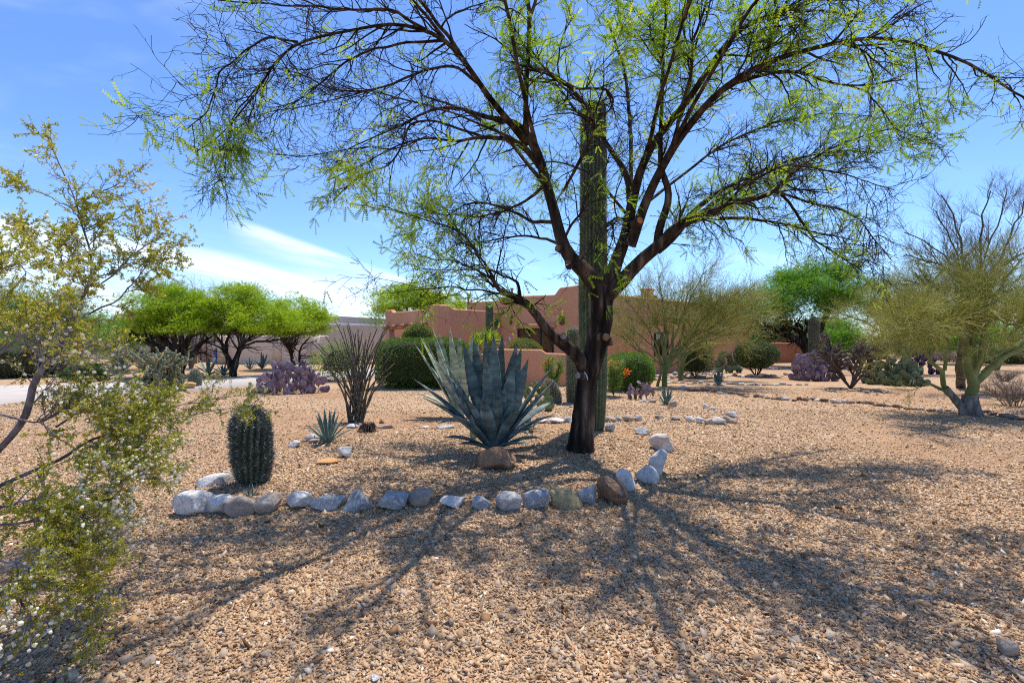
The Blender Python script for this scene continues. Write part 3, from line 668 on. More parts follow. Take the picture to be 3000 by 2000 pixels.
def agave_auto(px, py, r, h, n, label, mat, w=.07, group=None, up=1.0, seed=1):
    B = G(px, py); t = thing('agave', B, label, 'agave', group); rr = random.Random(seed)
    for i in range(n):
        a = i * 2.39996 + rr.uniform(-.2, .2); fr = (i + .5) / n; el = R(88 - 66 * (1 - (1 - fr) ** 1.3) * up + rr.uniform(-5, 5)); L = h * (1.0 - .12 * fr) * rr.uniform(.85, 1.08)
        d = Vector((math.cos(a) * math.cos(el) * r / h * 1.25, math.sin(a) * math.cos(el) * r / h * 1.25, math.sin(el)))
        T = B + d * L; st = B + Vector((math.cos(a) * .03, math.sin(a) * .03, .02)); mb = MB()
        leaf_geo(mb, st, T, (0, 0, -.02 + .1 * fr), w * rr.uniform(.85, 1.1), thick=.012, teeth=False, K=9); mb.build('leaf', mat, t)
    return t
agave_auto(960, 1296, .36, .52, 18, 'small blue agave left of the ocotillo', M_agf, .062, seed=3)
agave_auto(1952, 1186, .27, .46, 18, 'small blue agave in front of the middle palo verde', M_agf, .055, seed=4)
agave_auto(2105, 1130, .28, .56, 20, 'small single agave on the pale stone row', M_agf, .08, seed=5, up=.85)
agave_auto(612, 1098, .75, .85, 18, 'sprawling blue agave with arching leaves left of the second mesquite', M_agf, .17, seed=6, up=1.35)
agave_auto(655, 1099, .6, .6, 18, 'blue agave with drooping leaves against the second mesquite trunk', M_agf, .14, seed=7, up=1.35)
agave_auto(732, 1082, .5, .7, 18, 'thin leaved agave before the neighbour block wall', M_agf, .07, seed=8)
agave_auto(768, 1080, .6, 1.0, 12, 'dark upright agave left of the purple prickly pear', M_agv, .17, seed=9)
agave_auto(415, 1085, .6, 1.0, 20, 'pale agave beside the sotol at the left', M_agf, .11, seed=10)
agave_auto(733, 1455, .1, .14, 6, 'tiny agave sprout in front of the big barrel cactus', M_agf, .02, seed=12)
agave_auto(1540, 1262, .32, .30, 16, 'dark spiky agave offset at the right foot of the large agave', M_agv, .06, seed=13, up=1.25)

# sotol / yucca
def rosette(name, px, py, r, n, label, cat, mat, w=.02):
    B = G(px, py); t = thing(name, B, label, cat); mb = MB(); d = rdir(n, -.05, 1)
    p0 = np.tile(np.array([B.x, B.y, B.z + .35 * r]), (n, 1)); blades(mb, p0 + d * .08, d, rng.uniform(.75, 1.05, n) * r, w, bend=.15); mb.build('leaves', mat, t, smooth=False)
    mb = MB(); tubes(mb, [tuple(B), tuple(B + Vector((0, 0, .4 * r)))], [.1, .1], 10, True); mb.build('stem', M_padw, t)
rosette('sotol', 368, 1083, 1.15, 500, 'spiky yellow green sotol left of the cholla', 'sotol', M_sotol, .02)
rosette('sotol', 1140 - 0, 1074, .6, 150, 'small spiky rosette glimpsed between the ocotillo stems', 'sotol', M_sotol, .02)

# ---- prickly pears
def pad_mesh(name, mat, seed, elong=1.15, thick=.06):
    d, f = ico(3); v = d.copy(); r = np.random.default_rng(seed)
    z = v[:, 2]; wd = 1 - .22 * np.clip(-z, 0, 1) ** 1.2
    v = np.stack([v[:, 0] * wd * .5, v[:, 1] * thick / 2 * 2, z * .5 * elong], 1); v[:, 2] += .5 * elong
    v[:, 1] += .18 * v[:, 0] ** 2 * r.choice([-1, 1]) + .04 * sn(v, seed, 4, 2)
    v[:, 0] *= 1 + .04 * sn(v[:, 2:3], seed + 1, 5, 1); mb = MB(); mb.add(v, f); return mb.mesh(name, mat, True)
PM = {k: [pad_mesh('pad', m, s_ + 10, e) for s_, e in ((0, 1.1), (1, 1.2), (2, 1.0))] for k, m in (('p', M_padp), ('d', M_padd), ('g', M_padg), ('b', M_padb), ('w', M_padw))}
def prickly(px, py, wpx, hpx, kind, n, pad, label, budcol=None, name='prickly_pear', nbase=7, seed=0, base=None, woody=True, loc=None):
    B = loc or G(px, py); Y = B.y; W_ = wpx / F * Y / 2; Hh = hpx / F * Y; rr = random.Random(seed)
    k_ = 1 + W_ * .5 / B.y; B = Vector((B.x * k_, B.y * k_, B.z)); t = thing(name, B, label, 'prickly pear')
    pads = []; fr = []
    for i in range(nbase):
        a = rr.uniform(0, 6.28); q = rr.uniform(0, .75) ** .7; 
        p = Vector((math.cos(a) * W_ * q, math.sin(a) * W_ * q * .7, -.02)); fr.append((p, Vector((p.x * .5 / max(W_, .01), p.y * .4 / max(W_, .01), 1)).normalized(), 0))
    buds = []
    k = 0
    if n >= 40:
        fr = []
        for i in range(min(n, 100)):
            a = rr.uniform(0, 6.28); el = math.asin(rr.uniform(.0, .97)); q = rr.uniform(.55, 1) ** .5 * (1 + .06 * math.sin(a * 3 + seed))
            p = Vector((math.cos(a) * math.cos(el) * W_ * q, math.sin(a) * math.cos(el) * W_ * .75 * q, max(math.sin(el) * Hh * q - pad * .9, -.02)))
            d = Vector((p.x / W_ * .55 + rr.gauss(0, .22), p.y / W_ * .5 + rr.gauss(0, .22), 1)).normalized(); nr = Vector((rr.gauss(0, 1), rr.gauss(0, 1), rr.gauss(0, .2)))
            pads.append((p, d, pad * rr.uniform(.8, 1.15), 1, d.cross(nr).normalized()))
            if p.z > Hh * .2: buds.append(p + d * pad * 1.05)
    while n < 40 and len(pads) < n and fr and k < n * 20:
        k += 1
        p, d, lv = fr.pop(0) if (rr.random() < .65) else fr.pop(rr.randrange(len(fr)))
        s_ = pad * rr.uniform(.75, 1.15); tip = p + d * s_ * 1.05
        e = (tip.x / W_) ** 2 + (tip.y / (W_ * .8)) ** 2 + (tip.z / Hh) ** 2
        if (e > 1.12 or tip.z < .02):
            if lv < 1 or not pads: continue
            buds.append(p); continue
        pads.append((p, d, s_, lv))
        nrml = Vector((rr.gauss(0, 1), rr.gauss(0, 1), rr.gauss(0, .25))); X = d.cross(nrml).normalized() if d.cross(nrml).length > .1 else Vector((1, 0, 0))
        pads[-1] += (X,)
        for c in range(rr.choice([2, 2, 3])):
            an = rr.uniform(-1.15, 1.15); off = X * math.sin(an) * .48 * s_ + d * (math.cos(an) * .5 + .56) * s_
            nd = (d * math.cos(an * .75) + X * math.sin(an * .75) + Vector((rr.gauss(0, .3), rr.gauss(0, .3), rr.gauss(0, .1)))).normalized()
            q = p + off * .97; nd = (nd + Vector((q.x, q.y, 0)) * .18 / max(W_, .1)).normalized()
            fr.append((q, nd, lv + 1))
    ends = [q[0] for q in fr][:60] + buds
    for (p, d, s_, lv, X) in pads[:100]:
        Yv = d.cross(X).normalized(); Mx = Matrix(((X.x * s_, Yv.x * s_, d.x * s_, p.x), (X.y * s_, Yv.y * s_, d.y * s_, p.y), (X.z * s_, Yv.z * s_, d.z * s_, p.z), (0, 0, 0, 1)))
        kk = 'w' if (woody and lv == 0) else kind
        o = bpy.data.objects.new('pad', rr.choice(PM[kk])); C.objects.link(o); o.parent = t; o.matrix_basis = Mx
    if n >= 95:
        mb = MB(); pm = PM[kind][0]; pv = np.array([v.co[:] for v in pm.vertices]); pf = np.array([f.vertices[:] for f in pm.polygons])
        for i in range(120):
            a = rr.uniform(0, 6.28); el = math.asin(rr.uniform(.0, .97)); q = rr.uniform(.25, .95) ** .6
            p = B + Vector((math.cos(a) * math.cos(el) * W_ * q, math.sin(a) * math.cos(el) * W_ * .75 * q, max(math.sin(el) * Hh * q - pad * .9, -.02)))
            d = Vector(((p.x - B.x) / W_ * .5 + rr.gauss(0, .25), (p.y - B.y) / W_ * .5 + rr.gauss(0, .25), 1)).normalized(); nr = Vector((rr.gauss(0, 1), rr.gauss(0, 1), rr.gauss(0, .2))); X = d.cross(nr).normalized(); Yv = d.cross(X); s_ = pad * rr.uniform(.7, 1.1)
            mb.add(np.array(tuple(p)) + s_ * (pv[:, :1] * np.array(X) + pv[:, 1:2] * np.array(Yv) + pv[:, 2:] * np.array(d)), pf)
        o = mb.build('inner_pads', pm.materials[0], t); o['kind'] = 'stuff'
    if budcol is not None and ends:
        mb = MB(); pts = np.array([tuple(q + B) for q in ends]); pts = np.repeat(pts, 2, 0) + rng.normal(0, pad * .18, (len(pts) * 2, 3)) * [1, 1, .3]
        v, f = ico(1); scatter(mb, v * [1.3, .8, .8], f, pts, rdir(len(pts), .3, 1), rdir(len(pts)), pad * .085); mb.build('buds', budcol, t)
    return t
prickly(848, 1154, 200, 110, 'p', 100, .21, 'wide purple prickly pear by the driveway with yellowish buds', M_spine, seed=1, nbase=26)
prickly(1868, 1170, 108, 80, 'p', 38, .125, 'violet prickly pear at the foot of the orange flowering shrub', None, seed=2, nbase=5)
prickly(2380, 1116, 128, 95, 'p', 100, .22, 'tall mounded purple prickly pear left of the staghorn cholla', None, seed=3, nbase=16)
prickly(2690, 1096, 90, 80, 'd', 50, .26, 'dark purple prickly pear behind the green one at the right', None, seed=4, nbase=9)
prickly(2460, 1092, 70, 50, 'p', 40, .24, 'low purple prickly pear behind the staghorn cholla', None, seed=14, nbase=9)
prickly(175, 1092, 130, 56, 'p', 70, .28, 'purple prickly pear far behind the creosote bush', None, seed=5, nbase=14)
prickly(1560, 1205, 105, 108, 'g', 48, .17, 'yellow green prickly pear between the large agave and the barrel', None, seed=6, nbase=6)
prickly(2622, 1130, 165, 88, 'b', 100, .24, 'sprawling green prickly pear right of the staghorn cholla', None, seed=7, nbase=18)
prickly(2133, 1092, 66, 80, 'b', 60, .27, 'upright grey green prickly pear against the red house wall', None, seed=8, nbase=8)
prickly(1398, 1290, 40, 48, 'b', 4, .16, 'pair of green pads behind the base of the large agave', None, seed=9, nbase=2, woody=False)

# cactus at the right edge, only its lobed stem tips reach into the picture
def lobed(px, py, Y, n, label, seed):
    q = P(px, py, Y); g0 = Vector((q.x + .12, q.y, 0)); t = thing('lobed_cactus', g0, label, 'cactus'); mb = MB(); rr = random.Random(seed)
    zt = q.z + .13
    core = resample([(g0.x, g0.y, 0), (g0.x + .03, g0.y, zt * .5), (g0.x, g0.y, zt)], 10); tubes(mb, core[:, :3], np.linspace(.05, .03, 10), 8, True)
    for i in range(n):
        z = zt - i * .05 - .01; a = math.pi + rr.uniform(-1.2, 1.2) if i % 2 else rr.uniform(-1.5, 1.5)
        d = Vector((math.cos(a), math.sin(a) * .7, .45)).normalized(); s_ = rr.uniform(.08, .13)
        p0 = Vector((g0.x, g0.y, z)); pts = resample([tuple(p0), tuple(p0 + d * s_ * .6), tuple(p0 + d * s_ + Vector((0, 0, .02)))], 6)
        tubes(mb, pts[:, :3], [.012, .02, .026, .026, .02, .006], 7, True)
    mb.build('stem', M_padg, t)
lobed(2998, 1310, 4.2, 22, 'green lobed cactus stem at the right edge, the farther of two', 1)
lobed(3002, 1490, 3.3, 18, 'green lobed cactus stem at the right edge, the nearer of two', 2)

# ---- chollas
def cholla(name, px, py, h, spread, n1, n2, label, mat, smat, thick, flower=None, trunk_n=3, bias=.12, splay=.5, Yb=None):
    B = G(px, py); t = thing(name, B, label, 'cholla'); mb = MB(); st = []
    for i in range(trunk_n):
        a = 6.28 * i / trunk_n + rng.uniform(-.4, .4); q = splay * rng.uniform(.5, 1)
        st.append(resample([tuple(B), tuple(B + Vector((math.cos(a) * spread * .35 * q, math.sin(a) * spread * .35 * q, h * .35))), tuple(B + Vector((math.cos(a) * spread * .8 * q, math.sin(a) * spread * .6 * q, h * rng.uniform(.7, 1)))) ], 12, .03, i)[:, :3])
    st = np.stack(st); sr = np.tile(np.linspace(thick * 1.5, thick, 12), (trunk_n, 1)); tubes(mb, st, sr, 8, True)
    a1, r1 = grow(st, sr, n1, (.22 * h, .42 * h), (40, 80), .2, (0, 0, bias), 7, .95, .3, rmin=thick * .8, rend=.95); tubes(mb, a1, r1, 7, True)
    a2, r2 = grow(a1, r1, n2, (.1 * h, .22 * h), (35, 85), .18, (0, 0, bias), 5, .95, .25, rmin=thick * .75, rend=.8); tubes(mb, a2, r2, 7, True)
    mb.build('stem', mat, t); sb = MB()
    allp = [(st, 1.0), (a1, 1.0), (a2, 1.0)]
    for pp, _ in allp:
        L = np.linalg.norm(np.diff(pp, axis=1), axis=2).sum(); M = int(L * 260)
        p, d = along(pp, M, 0, 1); o = nrm(np.cross(d, rng.normal(size=(M, 3)))); blades(sb, p + o * thick * .85, nrm(o + d * .4 + rng.normal(size=(M, 3)) * .4), rng.uniform(.6, 1.1, M) * thick * 1.0, thick * .09)
    s_ = sb.build('spines', smat, t, smooth=False); s_['kind'] = 'stuff'
    if flower is not None:
        fb = MB(); v, f = ico(1); k = rng.choice(n2, min(n2, 26), replace=False); scatter(fb, v, f, a2[k, -1], rdir(len(k)), rdir(len(k)), thick * 1.1); fb.build('fruit', flower, t)
cholla('cholla', 470, 1216, 1.45, 1.0, 60, 330, 'pale silvery cholla with yellow fruit behind the creosote', M_cholla, M_spine, .021, M_yel, 5, .16)
cholla('cholla', 340, 1138, 1.25, 1.0, 34, 170, 'smaller silvery cholla further left by the driveway', M_cholla, M_spine, .03, None, 1)
cholla('cholla', 2492, 1138, 1.6, 1.6, 70, 400, 'dark brown branching staghorn cholla at the right', M_stag, M_dry, .024, None, 7, .16, 1.0)

# ---- ocotillo
B = G(1045, 1236); t = thing('ocotillo', B, 'leafless ocotillo fan of thorny grey stems left of the hedge', 'ocotillo')
tips = [(925, 1000), (935, 1035), (952, 985), (968, 1010), (978, 990), (982, 938), (1000, 975), (1005, 960), (1018, 950), (1019, 942), (1032, 965), (1042, 975), (1050, 962), (1052, 985), (1062, 970), (1075, 990), (1085, 975), (1096, 1000), (1105, 960), (1122, 975), (1130, 1000), (1140, 955), (1143, 940), (1150, 1035), (1156, 1065), (1138, 1020), (1120, 1050), (1110, 1010), (1068, 1010), (1028, 1000), (945, 1060), (990, 1030), (915, 1003), (960, 1080), (1147, 1090), (1005, 1010), (1080, 1030)]
th = MB(); sb = MB()
for i, (px, py) in enumerate(tips):
    T = P(px, py, B.y + rng.uniform(-.45, .5)); o_ = Vector((rng.uniform(-.13, .13), rng.uniform(-.1, .1), -.02))
    p0 = B + o_; mid = p0.lerp(T, .5) + Vector((-(T.x - p0.x) * .16, 0, .06)); pts = resample([tuple(p0), tuple(p0.lerp(mid, .5) + Vector((0, 0, .02))), tuple(mid), tuple(mid.lerp(T, .5) + Vector(((p0.x - T.x) * .03, 0, .03))), tuple(T)], 16, .012, i)[:, :3]
    mb = MB(); tubes(mb, pts, np.linspace(.020, .009, 16), 6, True)
    if i % 2 == 0:
        a1, r1 = grow(pts[None], np.linspace(.018, .009, 16)[None], 2, (.3, .6), (12, 25), .04, (0, 0, .05), 6, .8, .5, .8, rmin=.007); tubes(mb, a1, r1, 5, True)
    M = 130; p, d = along(pts[None], M, .05, 1); o = nrm(np.cross(d, rng.normal(size=(M, 3)))); blades(mb, p, nrm(o + d * .5), .03, .0022); mb.build('stem', M_oco, t, smooth=False)

# ------------------------------------------------------------------ house
def stucco(name, c0, c1, bs=.004):
    m = newmat(name); g = N(m); co = g.n('ShaderNodeTexCoord').outputs['Object']
    mp = g.n('ShaderNodeMapping'); mp.inputs['Scale'].default_value = (1, 1, .35); g.l(co, mp.inputs[0])
    c = g.ramp(g.noise(1.2, 6, mp.outputs[0], .6), [(.3, c0), (.7, c1)]); b = g.n('ShaderNodeBsdfPrincipled'); g.l(c, b.inputs['Base Color']); b.inputs['Roughness'].default_value = .95
    b.inputs['Specular IOR Level'].default_value = .1
    g.l(g.bump(g.noise(22, 5, co, .6), .8, bs * 2), b.inputs['Normal']); o = g.n('ShaderNodeOutputMaterial'); g.l(b.outputs[0], o.inputs[0]); return m
M_terra = stucco('terracotta_stucco', (.62, .285, .15), (.70, .335, .18))
M_wallr = stucco('red_brown_stucco', (.36, .13, .075), (.42, .16, .095))
M_beige = stucco('beige_stucco', (.66, .54, .43), (.72, .60, .48))
M_taupe = stucco('taupe_stucco', (.58, .47, .36), (.64, .53, .41))
M_wood = pmat('viga_wood', [(.32, .14, .06), (.45, .22, .11)], 12, 4, .8)
M_gdoor = pmat('garage_door_paint', [(.33, .14, .075), (.37, .16, .09)], 3, 3, .6)
M_dark = pmat('dark_metal', [(.02, .018, .016), (.04, .035, .03)], 5, 2, .5)
M_blind = pmat('window_blind', [(.22, .12, .045), (.38, .22, .09)], 1, 0, .7, stretch=(.01, .01, 34))
M_white = pmat('white_plastic', [(.7, .7, .7), (.8, .8, .8)], 3, 2, .5)
M_iron = pmat('rusty_iron', [(.10, .045, .03), (.18, .09, .06)], 8, 3, .8)
M_bluep = pmat('blue_glaze', [(.01, .05, .35), (.02, .09, .5)], 4, 3, .3, spec=.6)
glass = newmat('window_glass'); g = N(glass); b_ = g.n('ShaderNodeBsdfPrincipled'); b_.inputs['Base Color'].default_value = (.6, .65, .7, 1); b_.inputs['Roughness'].default_value = .05
tr_ = g.n('ShaderNodeBsdfTransparent'); mx_ = g.n('ShaderNodeMixShader'); fr_ = g.n('ShaderNodeFresnel'); fr_.inputs[0].default_value = 1.9; g.l(fr_.outputs[0], mx_.inputs[0]); g.l(tr_.outputs[0], mx_.inputs[1])
gl_ = g.n('ShaderNodeBsdfGlossy'); gl_.inputs['Roughness'].default_value = .03; g.l(gl_.outputs[0], mx_.inputs[2]); o_ = g.n('ShaderNodeOutputMaterial'); g.l(mx_.outputs[0], o_.inputs[0])

def wallrun(mb, pts, th=.3, z0=-.2, inward=1):
    """wall along plan points (x,y,ztop) with a rounded, soft parapet; pts may step in height"""
    p = [Vector((a, b, 0)) for a, b, c in pts]; zt = [c for *_, c in pts]
    prof = [(0, 0), (0, 1), (.18, 1.0), (.82, 1.0), (1, 1), (1, 0)]
    rings = []
    n = len(pts)
    for i in range(n):
        d1 = (p[i] - p[i - 1]).normalized() if i > 0 and (p[i] - p[i - 1]).length > .02 else None
        d2 = (p[i + 1] - p[i]).normalized() if i < n - 1 and (p[i + 1] - p[i]).length > .02 else None
        if d1 is None and i > 0: d1 = rings_d[-1]
        d1 = d1 or d2; d2 = d2 or d1
        d = (d1 + d2).normalized(); k = 1 / max(.5, d.dot(d1))
        if i == 0: rings_d = [d]
        else: rings_d.append(d2)
        nv = Vector((-d.y, d.x, 0)) * inward * k
        ztop = zt[i]; c = .05; q = p[i]
        rings.append([tuple(q + Vector((0, 0, z0))), tuple(q + Vector((0, 0, ztop - c * 1.6))), tuple(q + nv * c * .35 + Vector((0, 0, ztop - c * .5))), tuple(q + nv * c * 1.2 + Vector((0, 0, ztop))),
                      tuple(q + nv * (th - c * 1.2) + Vector((0, 0, ztop))), tuple(q + nv * (th - c * .3) + Vector((0, 0, ztop - c * .6))), tuple(q + nv * th + Vector((0, 0, ztop - c * 1.6))), tuple(q + nv * th + Vector((0, 0, z0)))])
    v = np.array(rings).reshape(-1, 3); m_ = 8; idx = np.arange(n * m_).reshape(n, m_)
    q = np.stack([idx[:-1, :-1], idx[1:, :-1], idx[1:, 1:], idx[:-1, 1:]], -1).reshape(-1, 4)
    mb.add(v, [q, idx[:1], idx[-1:]])
UV = Vector((.65, -.76, 0)); VV = Vector((.76, .65, 0))
def run(a, b, heights):
    """points from a to b; heights = [(t, z)...], soft steps between"""
    a = Vector((*a, 0)); b = Vector((*b, 0)); out = []
    for i, (t_, z) in enumerate(heights):
        if i and abs(z - heights[i - 1][1]) > .05 and (t_ - heights[i - 1][0]) * (b - a).length < .6:
            t0, z0 = heights[i - 1]
            for k in (.12, .3, .5, .7, .88):
                s_ = k * k * (3 - 2 * k); q = a.lerp(b, t0 + (t_ - t0) * k); out.append((q.x, q.y, z0 + (z - z0) * s_))
        q = a.lerp(b, t_); out.append((q.x, q.y, z))
    return out
Gc = Vector((-3.57, 23, 0)); Gl = Gc - UV * 5.4; Gr = Gc + VV * 4.05; Mc = Vector((3.48, 20.6, 0)); Ml = Mc - UV * 6.3; Mr = Mc + VV * 15
house = thing('terracotta_house', (-.6, 25, 0), 'low terracotta stucco house with stepped parapets behind the hedge', 'house')
mb = MB()
# garage wing, its left face and its right face as one folded wall, then the tall main wing
wallrun(mb, run(Gl.xy, Gc.xy, [(0, 3.30), (.10, 3.30), (.16, 3.14), (.80, 3.14), (.86, 3.32), (1, 3.32)]) + run(Gc.xy, Gr.xy, [(0.02, 3.32), (.16, 3.32), (.24, 3.15), (1, 3.12)]), inward=1)
mb.build('garage_wing_wall', M_terra, house, smooth=False)
mb = MB()
back_l = Ml + VV * 9
wallrun(mb, run(back_l.xy, Ml.xy, [(0, 3.85), (1, 3.9)]) + run(Ml.xy, Mc.xy, [(.02, 3.9), (.62, 3.72), (.69, 4.02), (1, 4.05)]) + run(Mc.xy, Mr.xy, [(.005, 4.05), (.06, 4.05), (.09, 3.66), (1, 3.62)]), inward=1)
mb.build('main_wing_wall', M_terra, house, smooth=False)
mb = MB()
rz = lambda q, z: (q.x, q.y, z)
mb.add([rz(Gl, 2.9), rz(Gc, 2.9), rz(Gr, 2.9), rz(Gr - UV * 5.4, 2.9)], np.array([[0, 1, 2, 3]])); mb.add([rz(Ml, 3.4), rz(Mc, 3.4), rz(Mr, 3.4), rz(Mr - UV * 6.3, 3.4)], np.array([[0, 1, 2, 3]]))
mb.build('roof', M_conc, house)
mb = MB(); a = P(1368, 885, 31); b = P(1466, 880, 29); wallrun(mb, [(a.x, a.y, a.z), (b.x, b.y, b.z)], .3, 2.9); mb.build('rear_parapet', M_terra, house, smooth=False); mb = MB(); a = P(1868, 866, 29); b = P(1925, 864, 29.5); wallrun(mb, [(a.x, a.y, a.z), (b.x, b.y, b.z)], 2.0, 3.0); mb.build('rear_parapet', M_terra, house, smooth=False)
q = P(1897, 850, 28); mb = MB(); box(mb, (q.x, q.y, q.z - .7), (.5, .5, 1.5), .7); box(mb, (q.x, q.y, q.z + .02), (.62, .62, .1), .7); mb.build('chimney', M_terra, house)
for (px, py, Y, hh) in ((1500, 845, 24, .4), (1372, 862, 28, .5)):
    q = P(px, py, Y); mb = MB(); tubes(mb, [(q.x, q.y, q.z - hh), (q.x, q.y, q.z - .1), (q.x, q.y, q.z)], [.05, .05, .05], 8, True); tubes(mb, [(q.x, q.y, q.z - .06), (q.x, q.y, q.z + .02)], [.09, .09], 8, True); mb.build('vent_pipe', M_wallr, house)
def onface(o, d, px, Y0=None):
    """distance along plan line o + d*s that projects to px"""
    k = (px - 1500) / F; return (k * o.y - o.x) / (d.x - k * d.y)
for px in (1144, 1167, 1194, 1221, 1250):
    s_ = onface(Gl, UV, px); q = Gl + UV * s_; z = H + (1000 - 955 + (px - 1200) * .09) / F * q.y; mb = MB()
    tubes(mb, [tuple(q + Vector((0, 0, z)) + VV * .05), tuple(q + Vector((0, 0, z)) - VV * .35), tuple(q + Vector((0, 0, z)) - VV * .42)], [.11, .11, .095], 12, True); mb.build('viga', M_wood, house)
c = Gl + UV * 2.0; rot = math.atan2(UV.y, UV.x)
mb = MB(); box(mb, c + Vector((0, 0, 1.1)) - VV * .02, (2.9, .06, 2.2), rot); o = mb.build('garage_door', M_gdoor, house)
mb = MB(); box(mb, c + Vector((0, 0, 2.27)) - VV * .06, (3.1, .16, .12), rot); mb.build('door_lintel', M_wood, house)
s_ = onface(Gl, UV, 1264); q = Gl + UV * s_ - VV * .08; z = H + 77 / F * q.y
fl = MB(); v_, f_ = ico(2)
for dx in (-.09, .1):
    cc = q + UV * dx - VV * .1 + Vector((0, 0, z + dx * .3)); fl.add(v_ * [.085, .085, .085] + np.array(tuple(cc)), f_)
box(fl, q + Vector((0, 0, z)), (.14, .1, .14), rot); fl.build('floodlight', M_white, house)
# window in the left face of the main wing
def window(o, d, nout, px0, px1, py0, py1, label=None, mull=2, mat=M_blind):
    s0, s1 = onface(o, d, px0), onface(o, d, px1); q = o + d * (s0 + s1) / 2; w = abs(s1 - s0); zt = H + (1000 - py0) / F * q.y; zb = H + (1000 - py1) / F * q.y; hh = zt - zb; r_ = math.atan2(d.y, d.x)
    cc = q + Vector((0, 0, (zt + zb) / 2)); fb = MB(); e = .055
    for sx in (-1, 1): box(fb, cc + d * sx * (w / 2 - e / 2) + nout * .03, (e, .09, hh), r_)
    for sz in (-1, 1): box(fb, cc + Vector((0, 0, sz * (hh / 2 - e / 2))) + nout * .03, (w - 2 * e - .004, .088, e), r_)
    for k in range(mull): box(fb, cc + d * ((k + 1) / (mull + 1) - .5) * w + nout * .03, (e, .08, hh - 2 * e - .004), r_)
    f = fb.build('window', M_dark, house)
    bb = MB(); box(bb, cc + nout * .004, (w - .02, .012, hh - .02), r_); bb.build('blind', mat, f)
    gb = MB(); w2, h2 = w / 2 - .03, hh / 2 - .03; gb.add([tuple(cc + nout * .03 + d * a_ * w2 + Vector((0, 0, b__ * h2))) for a_, b__ in ((-1, -1), (1, -1), (1, 1), (-1, 1))], np.array([[0, 1, 2, 3]])); gb.build('pane', glass, f)
    return q, w, zt, r_
q, w, zt, r_ = window(Ml, UV, -VV, 1519, 1622, 962, 1036)
mb = MB()
box(mb, q - VV * .03 + Vector((0, 0, zt + .12)), (w + .28, .1, .22), r_); mb.build('window_surround', M_terra, house)
window(Mc, VV, -UV * -1, 1916, 1955, 975, 1042, mull=1)
for (px, py, s2) in ((1494, 993, .13), (1481, 1007, .12)):
    s_ = onface(Ml, UV, px); qq = Ml + UV * s_ - VV * .015; mb = MB(); box(mb, qq + Vector((0, 0, H + (1000 - py) / F * qq.y)), (s2, .04, s2 * 1.9), rot); mb.build('wall_plate', M_white, house)
s_ = onface(Ml, UV, 1498); qq = Ml + UV * s_ - VV * .03; z = H + 60 / F * qq.y; mb = MB()
pp = resample([tuple(qq + UV * .1 + Vector((0, 0, z + .28))), tuple(qq - UV * .02 + Vector((0, 0, z + .12))), tuple(qq + UV * .03 + Vector((0, 0, z - .08))), tuple(qq - UV * .06 + Vector((0, 0, z - .22)))], 12)
tubes(mb, pp[:, :3], [.03, .05, .055, .05, .04, .05, .06, .055, .04, .03, .02, .01], 8, True)
for dz in (.13, -.1):
    for sx in (-1, 1): tubes(mb, resample([tuple(qq + Vector((0, 0, z + dz))), tuple(qq + UV * sx * .12 + Vector((0, 0, z + dz + .03)))], 4)[:, :3], [.018] * 4, 6, True)
tag(mb.build('lizard_ornament', M_iron, None, loc=qq + Vector((0, 0, z))), 'small rusty lizard ornament hung on the red house wall', 'wall ornament')
s_ = onface(Ml, UV, 1647); qq = Ml + UV * s_ - VV * .04; z = H + 62 / F * qq.y; mb = MB(); aa = np.linspace(0, 6.28, 25)
tubes(mb, np.array([tuple(qq + UV * math.cos(a) * .16 + Vector((0, 0, z + math.sin(a) * .19))) for a in aa]), np.full(25, .035), 8)
for k in range(4): tubes(mb, np.array([tuple(qq + UV * math.cos(a) * r9 + Vector((0, 0, z + math.sin(a) * r9))) for a, r9 in ((k * .78, .14), (k * .78, 0), (k * .78, -.14))]), [.012] * 3, 5)
tag(mb.build('round_ornament', M_iron, None, loc=qq + Vector((0, 0, z))), 'round dark sun ornament on the house wall near the saguaro', 'wall ornament')

# low garden wall in front of the house
gw = [P(1380, 1000, 17.2), P(1663, 1000, 16.8)]
mb = MB(); wallrun(mb, run(gw[0].xy, gw[1].xy, [(0, 1.12), (.20, 1.12), (.28, 1.29), (.72, 1.27), (.79, 1.15), (1, 1.13)]) + run(gw[1].xy, (3.2, 20.4), [(.01, 1.13), (1, 1.13)]), .2); tag(mb.build('garden_wall', M_terra, None, smooth=False, loc=(0, 17, 0)), 'low terracotta garden wall with a stepped top before the house', 'garden wall')
a = G(2135, 1068); b = G(2255, 1063); c = G(2395, 1061); mb = MB(); wallrun(mb, [(a.x, a.y, 1.46), (b.x, b.y, 1.46), (c.x, c.y, 1.46), (c.x + .4, c.y + 8, 1.46)], .2)
gw2 = mb.build('garden_wall', M_wallr, None, smooth=False, loc=(b.x, b.y, 0)); tag(gw2, 'red brown garden wall at the right beyond the round bush', 'garden wall')
mb = MB(); q = G(2320, 1062); box(mb, (q.x, q.y - .03, .72), (.05, .04, 1.44)); mb.build('wall_joint', M_dark, gw2)

